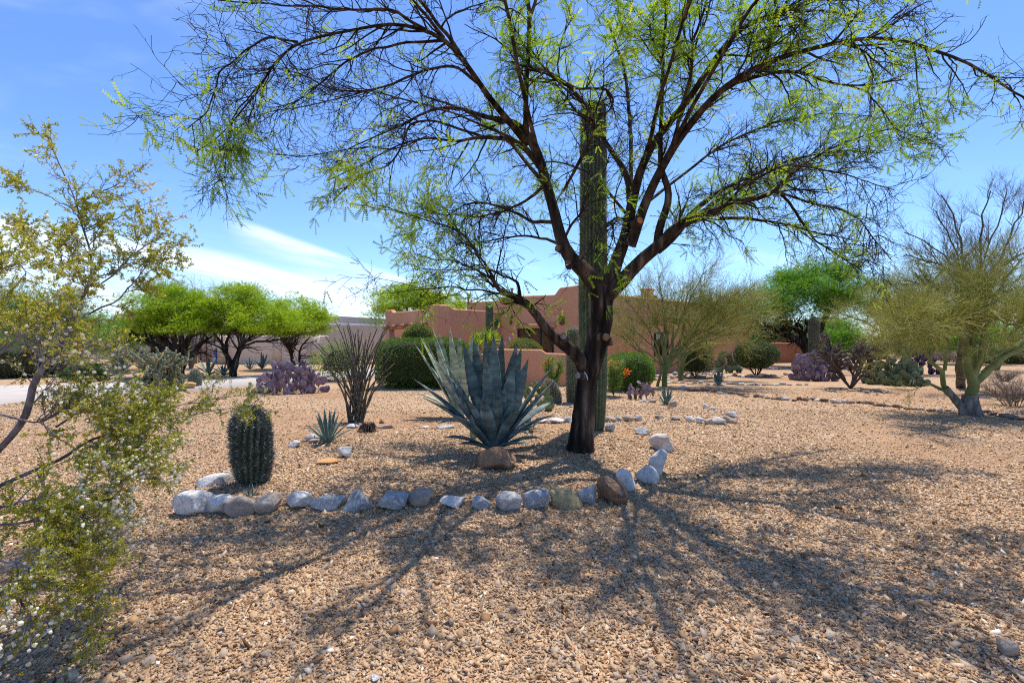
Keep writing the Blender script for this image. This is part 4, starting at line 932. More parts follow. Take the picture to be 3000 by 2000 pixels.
# ------------------------------------------------------------------ neighbour's beige house
nh = thing('beige_house', (-17, 37, 0), 'beige flat roofed neighbour house behind the bright green mesquites', 'house')
def px_(px, Y): return (px - 1500) / F * Y
mb = MB()
A0 = (px_(395, 36), 36); A1 = (px_(640, 37), 37); A2 = (px_(1000, 39), 39); A3 = (px_(1200, 46), 46)
wallrun(mb, [(A0[0], A0[1] + 10, 3.2), (*A0, 3.2), (*A1, 3.3), (A1[0] + .2, 39, 3.0), (A2[0], A2[1], 2.95), (A3[0], A3[1], 2.95)], .3); mb.build('wall', M_taupe, nh, smooth=False)
mb = MB(); B0 = (px_(880, 42), 42); B1 = (px_(999, 40.5), 40.5); B2 = (px_(1150, 46), 46); wallrun(mb, [(*B0, 3.68), (*B1, 3.68), (*B2, 3.68)], .3, 2.4); mb.build('upper_parapet', M_beige, nh, smooth=False)
mb = MB(); tubes(mb, [(B0[0] + 2.2, 42, 3.5), (B0[0] + 2.2, 42, 4.35)], [.09, .09], 8, True); tubes(mb, [(B0[0] + 2.2, 42, 4.2), (B0[0] + 2.2, 42, 4.4)], [.14, .14], 8, True); mb.build('flue', M_wood, nh)
mb = MB(); wallrun(mb, [(A2[0] - .1, A2[1] - .1, 3.03), (A3[0] - .1, A3[1] - .15, 3.03)], .35, 2.93); mb.build('cornice', M_white, nh, smooth=False)
mb = MB(); q0 = px_(442, 35.9); box(mb, (q0 + .4, 36.05, 1.6), (1.0, .1, 1.8)); w_ = mb.build('window', M_dark, nh)
mb = MB(); box(mb, (px_(700, 37.0), 37.9, 2.3), (6.5, 1.6, .3)); mb.build('overhang', M_dark, nh)
mb = MB(); box(mb, (px_(660, 36.8), 36.9, 1.5), (2.6, .1, .08)); box(mb, (px_(628, 36.8), 36.9, 1.0), (.08, .1, 2.0)); box(mb, (px_(602, 36.4), 36.5, 1.3), (.06, .06, 2.4)); box(mb, (px_(586, 36.4), 36.5, 1.3), (.06, .06, 2.4)); box(mb, (px_(594, 36.4), 36.5, 2.4), (.5, .06, .06)); mb.build('iron_trellis', M_iron, nh)
mb = MB(); box(mb, (px_(1066, 42.3) , 41.2, 1.9), (.5, .1, .9), .8); mb.build('side_window', M_dark, nh)
# block wall
def blockmat():
    m = newmat('painted_block'); g = N(m); co = g.n('ShaderNodeTexCoord').outputs['Object']; sp = g.n('ShaderNodeSeparateXYZ'); g.l(co, sp.inputs[0]); cb = g.n('ShaderNodeCombineXYZ'); g.l(sp.outputs[0], cb.inputs[0]); g.l(sp.outputs[2], cb.inputs[1])
    br = g.n('ShaderNodeTexBrick'); g.l(cb.outputs[0], br.inputs[0]); br.inputs['Scale'].default_value = 1.0; br.inputs['Brick Width'].default_value = .4; br.inputs['Row Height'].default_value = .2; br.inputs['Mortar Size'].default_value = .008
    br.inputs['Color1'].default_value = (.84, .67, .52, 1); br.inputs['Color2'].default_value = (.82, .65, .50, 1); br.inputs['Mortar'].default_value = (.70, .55, .43, 1)
    b = g.n('ShaderNodeBsdfPrincipled'); g.l(br.outputs[0], b.inputs['Base Color']); b.inputs['Roughness'].default_value = .95; o = g.n('ShaderNodeOutputMaterial'); g.l(b.outputs[0], o.inputs[0]); return m
M_block = blockmat()
bw = thing('block_wall', (px_(780, 33), 33, 0), 'pale beige painted block wall before the neighbour house', 'garden wall')
mb = MB(); wallrun(mb, [(px_(642, 33), 33, 1.95), (px_(940, 33), 33.0, 1.95), (px_(960, 34.5), 34.8, 1.95)], .2); mb.build('panel', M_block, bw, smooth=False)
for px in (650, 812, 925):
    mb = MB(); box(mb, (px_(px, 32.9), 32.97, .97), (.5, .3, 2.02)); mb.build('pilaster', M_beige, bw)
lw = thing('entry_wall', (px_(560, 34), 34, 0), 'low stepped beige entry wall either side of the iron gate', 'garden wall')
mb = MB(); wallrun(mb, run((px_(500, 34), 34), (px_(577, 34), 34), [(0, 1.45), (.62, 1.45), (.63, 1.25), (1, 1.25)]), .2); mb.build('left_panel', M_beige, lw, smooth=False)
mb = MB(); wallrun(mb, run((px_(621, 34), 34), (px_(645, 34), 34), [(0, 1.25), (.4, 1.25), (.42, 1.5), (1, 1.5)]), .2); mb.build('right_panel', M_beige, lw, smooth=False)
ig = MB(); x0, x1 = px_(577, 34), px_(621, 34)
for k in range(11):
    x = x0 + (x1 - x0) * k / 10; zt_ = 1.05 + .12 * math.sin(math.pi * k / 10); tubes(ig, [(x, 34, .08), (x, 34, zt_)], [.014, .014], 5)
box(ig, ((x0 + x1) / 2, 34, .15), (x1 - x0, .03, .03)); box(ig, ((x0 + x1) / 2, 34, .95), (x1 - x0, .03, .03))
for k in range(5):
    cx = x0 + (x1 - x0) * (k + .5) / 5; aa = np.linspace(0, 6.28, 13); tubes(ig, np.stack([cx + .09 * np.cos(aa), 34 + 0 * aa, .6 + .16 * np.sin(aa)], 1), np.full(13, .012), 4)
tag(ig.build('iron_gate', M_iron, None, loc=((x0 + x1) / 2, 34, 0)), 'small rusty iron gate in the beige entry wall', 'gate')
q = (px_(637, 33.4), 33.4, .15); pot = thing('flower_pot', q, 'cobalt blue pot with a small plant by the iron gate', 'plant pot')
mb = MB(); tubes(mb, [(q[0], q[1], .45), (q[0], q[1], .55), (q[0], q[1], .75), (q[0], q[1], .86), (q[0], q[1], .9)], [.1, .2, .27, .28, .31], 20, True); tubes(mb, [(q[0], q[1], 0), (q[0], q[1], .45)], [.16, .09], 10); mb.build('pot', M_bluep, pot)
mb = MB(); n_ = 60; blades(mb, np.tile(np.array([q[0], q[1], .88]), (n_, 1)), rdir(n_, .1, 1), .35, .02); mb.build('plant', M_grn, pot, smooth=False)
for k, (px, hh) in enumerate(((548, 1.9), (554, 1.75), (563, 1.5))):
    column_cactus('column_cactus', (px_(px, 33.3), 33.3 + .2 * k, 0), hh, .09, 'slim green column cactus before the beige entry wall', 'column cactus', ribs=8, depth=.2, mat=M_padg, K=14, n=2, ln=(.03, .05), w=.006, group='column cacti by the entry wall')

# ------------------------------------------------------------------ shrubs
tvl = np.array([(0, 0, 0), (.5, .28, .08), (1, 0, 0), (.5, -.28, .08)]); tfl = np.array([[0, 1, 2, 3]])
def shrub(name, c, rx, ry, rz, n, leaf, mat, label, cat='shrub', core=.86, sq=2.0, seed=0, depth=.16, lump=.06, z0=0, stems=0, zc=None, flat=None, tintlo=.0):
    c = Vector(c); t = thing(name, (c.x, c.y, float(hgt(c.x, c.y))), label, cat); zc = c.z if zc is None else zc
    d = rdir(n); 
    def surf(d, k=1.0):
        q = (np.abs(d[:, 0]) ** sq + np.abs(d[:, 1]) ** sq + np.abs(d[:, 2]) ** sq) ** (-1 / sq)
        r = q * (1 + lump * sn(d * 2, seed, 3.0, 3)) * k
        return d * r[:, None] * [rx, ry, rz] + [c.x, c.y, zc]
    p = surf(d) ; inn = rng.random(n) ** 1.6 * depth; nn = nrm(d / [rx, ry, rz]); p = p - nn * inn[:, None] * min(rx, rz)
    k = p[:, 2] > z0; p, nn, inn = p[k], nn[k], inn[k]; M = len(p)
    dd = nrm(nn + rng.normal(size=(M, 3)) * .75); mb = MB(); scatter(mb, tvl, tfl, p, dd, rdir(M), leaf * rng.uniform(.6, 1.2, M), np.clip(rng.normal(.5, .22, M) + .15 * sn(p, seed + 5, 4 / max(rx, .3), 2), 0, 1)); mb.build('foliage', mat, t, smooth=False)
    v, f = ico(4); cv = surf(v, core); cv[:, 2] = np.maximum(cv[:, 2], z0 + .02); mb = MB(); mb.add(cv, f); mb.build('shade_core', M_core, t)  # added solid core, coloured dark as painted shade behind the leaves
    if stems:
        mb = MB(); st = []
        for i in range(stems):
            a = rng.uniform(0, 6.28); st.append(resample([(c.x, c.y, 0), (c.x + math.cos(a) * rx * .25, c.y + math.sin(a) * ry * .25, z0 * .6), (c.x + math.cos(a) * rx * .55, c.y + math.sin(a) * ry * .55, zc)], 8, .02, i)[:, :3])
        st = np.stack(st); sr = np.tile(np.linspace(.022, .01, 8), (stems, 1)); tubes(mb, st, sr, 5); a1, r1 = grow(st, sr, stems * 5, (.3, .6), (20, 50), .15, (0, 0, .1), 5, .6, .2, .8); tubes(mb, a1, r1, 4); mb.build('stems', M_twig, t)
    return t
shrub('hedge', (px_(1240, 16.4), 16.6, .82), 1.55, .95, .84, 26000, .055, M_hedge, 'long dark green clipped hedge behind the agaves', 'hedge', sq=5, seed=1, depth=.2, lump=.025, z0=.04)
shrub('rounded_shrub', (px_(1222, 18.4), 18.8, 1.72), .62, .6, .52, 9000, .045, M_dome, 'dome shaped yellow green shrub topping the hedge at the left', seed=2, depth=.12, z0=1.0)
shrub('rounded_shrub', (px_(1537, 18.6), 18.6, 1.08), .72, .65, .58, 9000, .045, M_dome, 'dome shaped yellow green shrub below the house window', seed=3, depth=.12, z0=.4)
shrub('rounded_shrub', (px_(1845, 15.2), 15.2, .62), .72, .7, .56, 14000, .04, M_round, 'bright green clipped shrub right of the mesquite trunk', sq=2.6, seed=4, depth=.12, z0=.08)
shrub('round_bush', (px_(2222, 21.3), 21.5, .98), .92, .9, .62, 14000, .06, M_grn, 'grey green rounded bush on bare stems before the red wall', seed=5, depth=.3, z0=.35, stems=12, core=.72, lump=.08)
shrub('round_bush', (px_(2045, 20.5), 20.8, .85), .75, .7, .85, 9000, .06, M_grn, 'dark olive bush behind the middle palo verde', seed=6, depth=.4, z0=.25, stems=8, core=.7, lump=.12)
shrub('round_bush', (px_(985, 19), 19.2, .75), 1.05, .9, .80, 5000, .07, M_feath, 'light green feathery bush behind the ocotillo', seed=7, depth=.6, z0=.1, core=.5, lump=.35)
shrub('round_bush', (px_(2285, 31), 38, 1.5), 2.2, 1.2, .75, 8000, .13, M_round, 'bright green bush rising over the red garden wall', seed=8, depth=.3, z0=.5)
shrub('round_bush', (px_(2960, 34), 34, .3), 2.0, 1.3, .9, 3000, .16, M_grn, 'dark scrubby bush at the far right', seed=9, depth=.4, z0=.0, lump=.2)
shrub('round_bush', (px_(60, 21), 21, .6), 1.7, 1.3, .9, 4500, .09, M_grn, 'low green bush behind the creosote at the far left', seed=19, depth=.4, z0=.05, lump=.2)
shrub('round_bush', (px_(250, 19), 19, .25), .8, .7, .5, 3000, .06, M_round, 'small green bush at the driveway edge by the cholla', seed=20, depth=.4, z0=.05, lump=.2)
def feathery(px, py, r, h, label, fl, mat, seed, n=900):
    B = G(px, py); t = thing('flowering_shrub', B, label, 'flowering shrub'); a = rng.uniform(0, 6.28, 26); st = []
    for i, k in enumerate(a): q = rng.uniform(.3, 1); st.append(resample([tuple(B), tuple(B + Vector((math.cos(k) * r * .3 * q, math.sin(k) * r * .3 * q, h * .5))), tuple(B + Vector((math.cos(k) * r * q, math.sin(k) * r * q, h * rng.uniform(.7, 1))))], 8, .02, i)[:, :3])
    st = np.stack(st); sr = np.tile(np.linspace(.008, .003, 8), (26, 1)); mb = MB(); tubes(mb, st, sr, 4); a1, r1 = grow(st, sr, 160, (.1, .3), (30, 60), .15, (0, 0, .05), 5, .7, .1); tubes(mb, a1, r1, 3); mb.build('stems', M_grn, t)
    p, d = along(np.concatenate([a1]), n * 10, .0, 1); mb = MB(); blades(mb, p + rng.normal(0, .02, p.shape), nrm(d * .4 + rng.normal(size=d.shape)), rng.uniform(.03, .08, len(p)), .006); mb.build('foliage', mat, t, smooth=False)
    if fl:
        mb = MB(); v, f = ico(1)
        for (fx, fy, k) in fl:
            mb = MB(); q = P(fx, fy, B.y); pp = np.array(tuple(q)) + rng.normal(0, .05, (k, 3)); blades(mb, np.repeat(pp, 4, 0), rdir(k * 4), .04, .017)
            mb.build('flower_cluster', M_ora, t, smooth=False)
feathery(1797, 1160, .42, .95, 'feathery shrub with a cluster of orange flowers right of the trunk', [(1782, 1066, 26), (1796, 1071, 26), (1806, 1065, 22), (1810, 1078, 16), (1834, 1084, 16), (1838, 1090, 14), (1795, 1105, 5)], M_feath, 1)
feathery(1622, 1150, .5, 1.1, 'feathery shrub with few orange flowers before the garden wall', [(1604, 1058, 14), (1612, 1062, 10), (1590, 1070, 4), (1618, 1056, 10)], M_feath, 2, 600)
# small fan palm by the house
B = Vector((px_(1425, 19), 19, 0)); t = thing('fan_palm', B, 'small yellow green fan palm beside the slender saguaro', 'palm'); mb = MB(); st = MB()
for i in range(15):
    a = rng.uniform(0, 6.28); q = rng.uniform(.35, 1); T = B + Vector((math.cos(a) * .65 * q, math.sin(a) * .65 * q, 1.35 + .5 * (1 - q) + rng.uniform(-.1, .1))); tubes(st, [tuple(B + Vector((0, 0, .4))), tuple(B.lerp(T, .6) + Vector((0, 0, .25))), tuple(T)], [.015, .012, .01], 5)
    M = 22; d0 = np.array(tuple((T - B).normalized())) + [0, 0, -.1]; sd = nrm(np.cross(d0, [0, 0, 1])); an = np.linspace(-1.5, 1.5, M)[:, None]; blades(mb, np.tile(np.array(tuple(T)), (M, 1)), nrm(d0 * np.cos(an) + sd * np.sin(an) + rng.normal(0, .08, (M, 3))), .5, .022, bend=.2)
tubes(st, [tuple(B), tuple(B + Vector((0, 0, .6)))], [.12, .1], 10, True); mb.build('fronds', M_palm, t, smooth=False); st.build('trunk', M_padw, t)
# dead tuft
B = G(1078, 1264); t = thing('dead_stump', B, 'dead brown fibrous stump right of the ocotillo base', 'stump'); mb = MB(); n_ = 600; d = rdir(n_, .0, .9); blades(mb, np.array(tuple(B)) + d * .03 + [0, 0, .0], nrm(d * [1, 1, .5] + [0, 0, .25]), rng.uniform(.1, .2, n_), .004, bend=1.2); mb.build('fibres', M_twig, t, smooth=False)
mb = MB(); tubes(mb, [tuple(B), tuple(B + Vector((0, 0, .1)))], [.07, .05], 10, True); mb.build('core', M_bark, t)
# small dead twig near the trunk
B = G(1555, 1290); st = np.array([resample([tuple(B), tuple(B + Vector((.02, 0, .1))), tuple(B + Vector((.05, .02, .25)))], 6, .01, 1)[:, :3]]); sr = np.full((1, 6), .004); mb = MB(); tubes(mb, st, sr, 4); a1, r1 = grow(st, sr, 8, (.06, .16), (30, 60), .2, (0, 0, .1), 4, .7); tubes(mb, a1, r1, 3)
tag(mb.build('dead_twig', M_twig, None, loc=B), 'thin dead twig sticking up left of the mesquite base', 'twig')

# ------------------------------------------------------------------ trees in the distance
spray_v = []; spray_f = []
for s_ in (-1, 1):
    for k in range(4):
        x = .12 + k * .2; b0 = len(spray_v); spray_v += [(x, 0, 0), (x + .12, 0, 0), (x + .14, s_ * .26, .05 * s_)]; spray_f.append((b0, b0 + 1, b0 + 2))
spray_v = np.array(spray_v); spray_f = np.array(spray_f)
def bg_tree(name, base, limbs, crowns, n, leaf, mat, label, bark=None, n1=34, n2=260, group=None, cat='tree', rt=.16, twl=(.5, 1.1), gap=.25, dens=1.0):
    """limbs: list of point lists (world) starting at the base; crowns: ellipsoids (c, r) that leaves fill"""
    t = thing(name, base, label, cat, group); mb = MB(); K = 14; st = []; sr = []
    for i, (pts, r0, r1) in enumerate(limbs): st.append(resample(pts, K, .05, i + len(label))[:, :3]); sr.append(np.linspace(r0, r1, K))
    st = np.stack(st); sr = np.stack(sr); tubes(mb, st, sr, 9); a1, r1 = grow(st, sr, n1, (twl[0] * 1.6, twl[1] * 1.6), (25, 60), .18, (0, 0, .06), 7, .55, .4, 1); tubes(mb, a1, r1, 5)
    a2, r2 = grow(np.concatenate([a1]), np.concatenate([r1]), n2, twl, (25, 60), .22, (0, 0, .03), 6, .5, .15, 1, rmin=.006); tubes(mb, a2, r2, 3); mb.build('trunk', bark or M_bark, t)
    mb = MB(); P_ = []; D_ = []
    vols = np.array([c_[1][0] * c_[1][1] * c_[1][2] for c_ in crowns]); tot = vols.sum()
    for (c, r), vl in zip(crowns, vols):
        M = int(n * vl / tot); nb = 36; bc = rdir(nb, -.75, 1) * (rng.uniform(.25, 1.0, nb) ** .6)[:, None] * np.array(r) * .86; bs = rng.uniform(.24, .44, nb); bi = rng.integers(0, nb, M)
        d = rdir(M); rr = rng.random(M) ** .5; p = np.array(tuple(c)) + bc[bi] + d * (rr * bs[bi])[:, None] * np.array(r) * [1.15, 1.15, .85] * (1 + .25 * sn(d * 2, int(c[0] * 10) % 97, 2.5, 3))[:, None]
        cl = sn(p, int(abs(c[0]) * 7) % 89 + 3, 3.4 / max(.5, min(r) * .6), 3); k = cl > -.35 + gap * rng.random(M) * 1.0 - .1
        P_.append(p[k]); D_.append(nrm(d[k] * [1, 1, .35] + rng.normal(size=(k.sum(), 3)) * .6 + [0, 0, .1]))
    p = np.concatenate(P_); d = np.concatenate(D_); M = len(p)
    scatter(mb, spray_v, spray_f, p, d, rdir(M, .2, 1), leaf * rng.uniform(.6, 1.2, M), np.clip(rng.normal(.5, .2, M) + .2 * sn(p, 5, 1.6, 2), 0, 1)); mb.build('crown', mat, t, smooth=False)
    return t
def px3(l, Y): return [tuple(P(a, b, Y + (c[0] if c else 0))) for a, b, *c in l]
Y1 = 21.1; b = G(525, 1106)
bg_tree('mesquite_tree', b, [([tuple(b)] + px3(l, Y1), r0, .04) for l, r0 in (
   ([(515, 1060), (500, 1040), (470, 1020), (425, 1000), (405, 985, -1)], .22), ([(518, 1060), (510, 1030), (490, 1000), (450, 975, 1)], .22), ([(520, 1060), (525, 1030), (530, 1005), (535, 960)], .22),
   ([(528, 1070), (560, 1040), (590, 1005), (620, 985, 1)], .2), ([(520, 1050), (512, 1010), (505, 960), (500, 930, -1)], .15), ([(525, 1055), (540, 1015), (560, 980), (575, 960, 1)], .15))],
   [(P(505, 895, Y1), (1.7, 1.7, .95)), (P(450, 935, Y1), (1.1, 1.2, .7)), (P(565, 940, Y1 - .5), (1.0, 1.2, .6)), (P(500, 850, Y1), (.9, .9, .5)), (P(430, 962, Y1), (.9, 1, .4)), (P(595, 962, Y1), (.9, .9, .4)), (P(510, 965, Y1 - 1), (1.0, .8, .3))], 30000, .14, M_mesq, 'bright green mesquite with many dark limbs, leftmost by the driveway', group='bright mesquites by the driveway')
Y2 = 21.7; b = G(683, 1103)
bg_tree('mesquite_tree', b, [([tuple(b)] + px3(l, Y2), r0, .04) for l, r0 in (
   ([(680, 1065), (660, 1040), (655, 1015), (650, 1000), (625, 978, -.5)], .16), ([(684, 1065), (692, 1040), (705, 1015), (735, 985), (765, 965, .5)], .15), ([(660, 1030), (663, 1000), (680, 965, 1)], .1), ([(705, 1010), (740, 1003), (800, 996), (860, 990, 1)], .06), ([(712, 1000), (700, 970), (690, 950, -1)], .08))],
   [(P(690, 895, Y2), (1.9, 1.9, 1.0)), (P(775, 920, Y2), (1.7, 1.6, .85)), (P(620, 935, Y2), (1.1, 1.3, .65)), (P(850, 950, Y2 + 1), (1.2, 1.2, .5)), (P(680, 855, Y2), (1.0, 1, .5)), (P(720, 945, Y2 - 1), (.8, .8, .4)), (P(635, 962, Y2), (.9, .9, .35)), (P(770, 962, Y2), (1.2, 1, .4)), (P(700, 960, Y2 - 1), (1.0, .7, .3))], 44000, .14, M_mesq, 'widest bright green mesquite with a forked trunk by the driveway', group='bright mesquites by the driveway')
Y3 = 27.; b = G(862, 1078)
bg_tree('mesquite_tree', b, [([tuple(b)] + px3(l, Y3), r0, .04) for l, r0 in (
   ([(852, 1035), (848, 1010), (850, 985)], .13), ([(850, 1025), (835, 1005), (820, 985, 1)], .08))] + [([tuple(b + Vector((.4, 0, 0)))] + px3([(876, 1035), (885, 1008), (900, 995)], Y3), .09, .04)],
   [(P(860, 915, Y3), (2.0, 1.7, 1.2)), (P(905, 940, Y3), (1.6, 1.5, .9)), (P(825, 955, Y3), (1.5, 1.4, .7)), (P(880, 970, Y3), (1.8, 1.2, .45))], 20000, .2, M_mesq, 'smaller bright mesquite rising behind the wide purple prickly pear', group='bright mesquites by the driveway')
Y4 = 36.
bg_tree('mesquite_tree', (px_(1215, Y4), Y4, 0), [([(px_(1215, Y4), Y4, 0)] + px3(l, Y4), .25, .05) for l in ([(1212, 960), (1190, 900)], [(1218, 960), (1260, 900), (1300, 880)], [(1210, 950), (1140, 910)])],
   [(P(1190, 885, Y4), (2.9, 2.2, 1.7)), (P(1120, 920, Y4), (1.4, 1.6, 1.4)), (P(1290, 890, Y4), (2.6, 2, .95)), (P(1210, 850, Y4), (1.8, 1.5, .9)), (P(1370, 900, Y4), (1.2, 1.2, .6))], 26000, .24, M_mesq, 'light green mesquite rising behind the garage wing of the red house')
Y5 = 30.; b = G(2372, 1072)
bg_tree('mesquite_tree', b, [([tuple(b)] + px3(l, Y5), r0, .06) for l, r0 in (
   ([(2370, 1030), (2355, 1005), (2310, 985), (2260, 960), (2190, 948, -.5)], .32), ([(2368, 1030), (2355, 990), (2330, 960), (2290, 940, 1)], .25), ([(2372, 1030), (2375, 980), (2400, 930)], .25), ([(2372, 1030), (2410, 960), (2440, 850, 1), (2445, 800, 1)], .2))],
   [(P(2330, 880, Y5), (3.0, 2.5, 2.0)), (P(2235, 910, Y5), (2.2, 2, 1.3)), (P(2400, 840, Y5), (2.8, 2.2, 1.7)), (P(2500, 870, Y5 + 1), (2.4, 2, 1.9)), (P(2345, 800, Y5), (1.8, 1.5, .9)), (P(2460, 800, Y5), (1.6, 1.5, .8))], 52000, .21, M_mesq2, 'deep green spreading mesquite near the red garden wall', n2=700)
for (px, Yt, zc, rx, rz, lab, mt, n_) in ((40, 30, 2.4, 4.2, 2.2, 'soft pale green tree at the far left edge', M_feath, 9000), (170, 27, 1.6, 3.0, 1.4, 'low pale green tree behind the creosote bush', M_feath, 8000), (340, 33, 2.3, 2.8, 1.7, 'olive green tree between the creosote and the bright mesquites', M_mesq2, 9000)):
    c = (px_(px, Yt), Yt, zc); bg_tree('desert_tree', (c[0], Yt, 0), [([(c[0], Yt, 0), (c[0] - .3, Yt, 1.0), (c[0] - 1.2, Yt, zc + .4)], .14, .04), ([(c[0], Yt, 0), (c[0] + .3, Yt, 1.1), (c[0] + 1.3, Yt, zc + .5)], .13, .04)],
        [(Vector(c), (rx, 2.2, rz)), (Vector(c) + Vector((rx * .4, 0, rz * .3)), (rx * .6, 1.5, rz * .7))], n_, .26, mt, lab, M_pvbark, 30, 200)

# ------------------------------------------------------------------ palo verdes and bare trees: crowns of fine green twigs
def twig_tree(name, base, limbs, label, bark, twm, levels, K=18, base_part=None, group=None, wt=None, leaves=0, bias=(0, 0, .03), wand=.2, w=.004, t0=.5):
    t = thing(name, base, label, 'tree', group); st = []; sr = []
    for i, (pts, r0, r1) in enumerate(limbs): st.append(resample(pts, K, .05, i + 31)[:, :3]); sr.append(np.linspace(r0, r1, K))
    st = np.stack(st); sr = np.stack(sr); mb = MB(); tubes(mb, st, sr, 10); pp, pr = st, sr; fine = MB()
    for li, (n, ln, ang, rmin) in enumerate(levels):
        src_p, src_r = (pp, pr)
        if li == len(levels) - 1:
            a, r = grow(src_p, src_r, n, ln, ang, wand, bias, 4, .5, .1, 1, rmin=rmin); tubes(fine, a, r, 3); last = a
        else:
            a, r = grow(src_p, src_r, n, ln, ang, wand, bias, 7, .55, t0 if li == 0 else .1, 1, rmin=rmin); tubes(mb if li == 0 else fine, a, r, 5 if li == 0 else 3)
        pp, pr = a, r
    mb.build('trunk', bark, t)
    if leaves:
        p, d = along(last, leaves, .1, 1); blades(fine, p, nrm(d + rng.normal(size=d.shape) * .6), rng.uniform(.03, .09, leaves), w)
    fine.build('crown', twm, t, smooth=False)
    return t, st
# middle palo verde
Y6 = 16.8; b = G(1947, 1131)
L = [([(1948, 1090), (1950, 1055), (1948, 1020), (1950, 960), (1945, 900)], .13), ([(1952, 1070), (1975, 1045), (2000, 1015), (2020, 980, -.3), (2045, 930, -.5)], .09), ([(1952, 1060), (1990, 1030), (2050, 1000, .3), (2120, 985, .5), (2190, 965, .6)], .08),
     ([(1940, 1070), (1925, 1040), (1910, 1010), (1880, 985), (1850, 965)], .07), ([(1930, 1060), (1895, 1045), (1860, 1020), (1820, 985)], .055), ([(1935, 1065), (1890, 1030), (1855, 1000, -.4), (1850, 990)], .04), ([(1950, 1040), (1970, 990), (1980, 930, .5), (1985, 880)], .08), ([(1955, 1050), (1990, 1000), (2040, 960), (2090, 905, .6), (2110, 870)], .07),
     ([(1948, 1030), (1935, 980), (1915, 930), (1890, 880)], .07), ([(1960, 1040), (2030, 990), (2110, 940, -.8), (2200, 910, -1)], .05), ([(1985, 960), (2020, 880), (2050, 820), (2070, 790)], .05), ([(1945, 960), (1940, 880), (1930, 810)], .05), ([(2045, 960), (2130, 890), (2200, 850)], .05), ([(1915, 990), (1870, 920), (1830, 880)], .045), ([(2050, 1000), (2160, 950), (2240, 930)], .045)]
twig_tree('palo_verde_tree', b, [(([tuple(b)] if i_ < 1 else px3([(1926, 1132)], Y6) if i_ == 3 else px3([(1949, 1088)], Y6)) + px3(l, Y6), r * .75, .014) for i_, (l, r) in enumerate(L)], 'multi stemmed yellow green palo verde before the red house', M_pvbark, M_pv,
   [(140, (.6, 1.4), (25, 60), .009), (1500, (.4, 1.0), (20, 55), .0045), (13000, (.2, .55), (15, 50), .0026)], leaves=7000, w=.0035, bias=(.01, 0, .06))
b2 = G(1995, 1112)
twig_tree('palo_verde_tree', b2, [([tuple(b2)] + px3(l, b2.y), r, .02) for l, r in (([(1992, 1070), (2000, 1040), (2040, 1000), (2090, 960)], .1), ([(2000, 1075), (2040, 1045), (2070, 1040)], .05), ([(1995, 1060), (1990, 1000), (2010, 930), (2060, 880)], .09), ([(2000, 1050), (2060, 990), (2150, 930), (2200, 880)], .07))],
   'second palo verde trunk just right of the multi stemmed one', M_pvbark, M_pv, [(45, (.7, 1.3), (25, 55), .01), (420, (.4, .9), (20, 55), .004), (3800, (.25, .6), (15, 50), .0024)], leaves=2500, w=.0035, bias=(0, 0, .05))
# right palo verde
Y7 = 10.2; b = G(2842, 1216)
L = [([(2845, 1150), (2840, 1080), (2838, 1020), (2815, 985), (2790, 960), (2760, 935, .3), (2720, 900, .5)], .125), ([(2870, 1110), (2920, 1060), (2985, 1015), (3060, 960), (3150, 900)], .085), ([(2855, 1110), (2870, 1060), (2920, 1035), (2990, 1005), (3080, 960, .6)], .05),
     ([(2845, 1060), (2850, 1000), (2855, 950), (2905, 900, -.3), (2960, 850, -.4)], .07), ([(2822, 1192), (2780, 1150), (2762, 1125), (2768, 1085), (2728, 1068), (2714, 1030), (2688, 1000), (2650, 965), (2620, 940, .3)], .06), ([(2767, 1085), (2772, 1035), (2790, 1005), (2740, 985), (2700, 950, -.5), (2660, 920, -.8)], .035),
     ([(2840, 1010), (2800, 960), (2740, 945, -.8), (2690, 945, -1.2), (2630, 950, -1.5)], .045), ([(2845, 1010), (2850, 940), (2830, 880, .5), (2800, 820, .8)], .07), ([(2850, 1000), (2880, 920), (2940, 830), (2990, 760)], .07), ([(2708, 1035), (2650, 1020), (2600, 1005)], .02), ([(2690, 1000), (2650, 950, .6), (2610, 920, 1)], .035),
     ([(2790, 1160), (2740, 1130), (2700, 1125)], .05), ([(2820, 985, 0), (2740, 900, .6), (2680, 850, 1.2)], .045), ([(2760, 935, .3), (2700, 890, -.2), (2620, 900, -.6)], .04), ([(2905, 900, -.3), (2950, 960, -1), (3050, 930, -1.5)], .05), ([(2838, 1000), (2900, 940, .8), (3000, 880, 1.2), (3080, 860, 1.4)], .06), ([(2815, 940), (2760, 860, .6), (2680, 800, 1)], .05), ([(2850, 940), (2900, 860, .5), (2930, 800, .6)], .05)]
twig_tree('palo_verde_tree', b, [(([tuple(b)] if l[0][1] >= 1150 and l[0][0] != 2790 else px3([(2848, 1125)], Y7) if l[0][0] >= 2820 else []) + px3(l, Y7), r, .016) for l, r in L], 'large green trunked palo verde at the right with a leaning second stem', M_pvbark, M_pv,
   [(150, (.4, .95), (25, 65), .009), (2200, (.25, .7), (20, 60), .0032), (21000, (.16, .42), (15, 50), .0018)], leaves=9000, w=.0022, bias=(-.01, 0, .045), t0=.55)
mb = MB(); p_ = resample([tuple(b + Vector((0, 0, -.03))), tuple(b + Vector((0, .01, .2))), tuple(b + Vector((.02, .01, .42)))], 8)[:, :3]; tubes(mb, p_, np.linspace(.19, .125, 8), 20, ridge=lambda pts, a: 1 + .12 * np.sin(a * 5 + pts[..., 2:3] * 8) + .06 * np.sin(a * 11)); q_ = resample([tuple(b + Vector((-.05, 0, .02))), tuple(P(2800, 1172, Y7)), tuple(P(2770, 1135, Y7))], 8)[:, :3]; tubes(mb, q_, np.linspace(.085, .06, 8), 12)
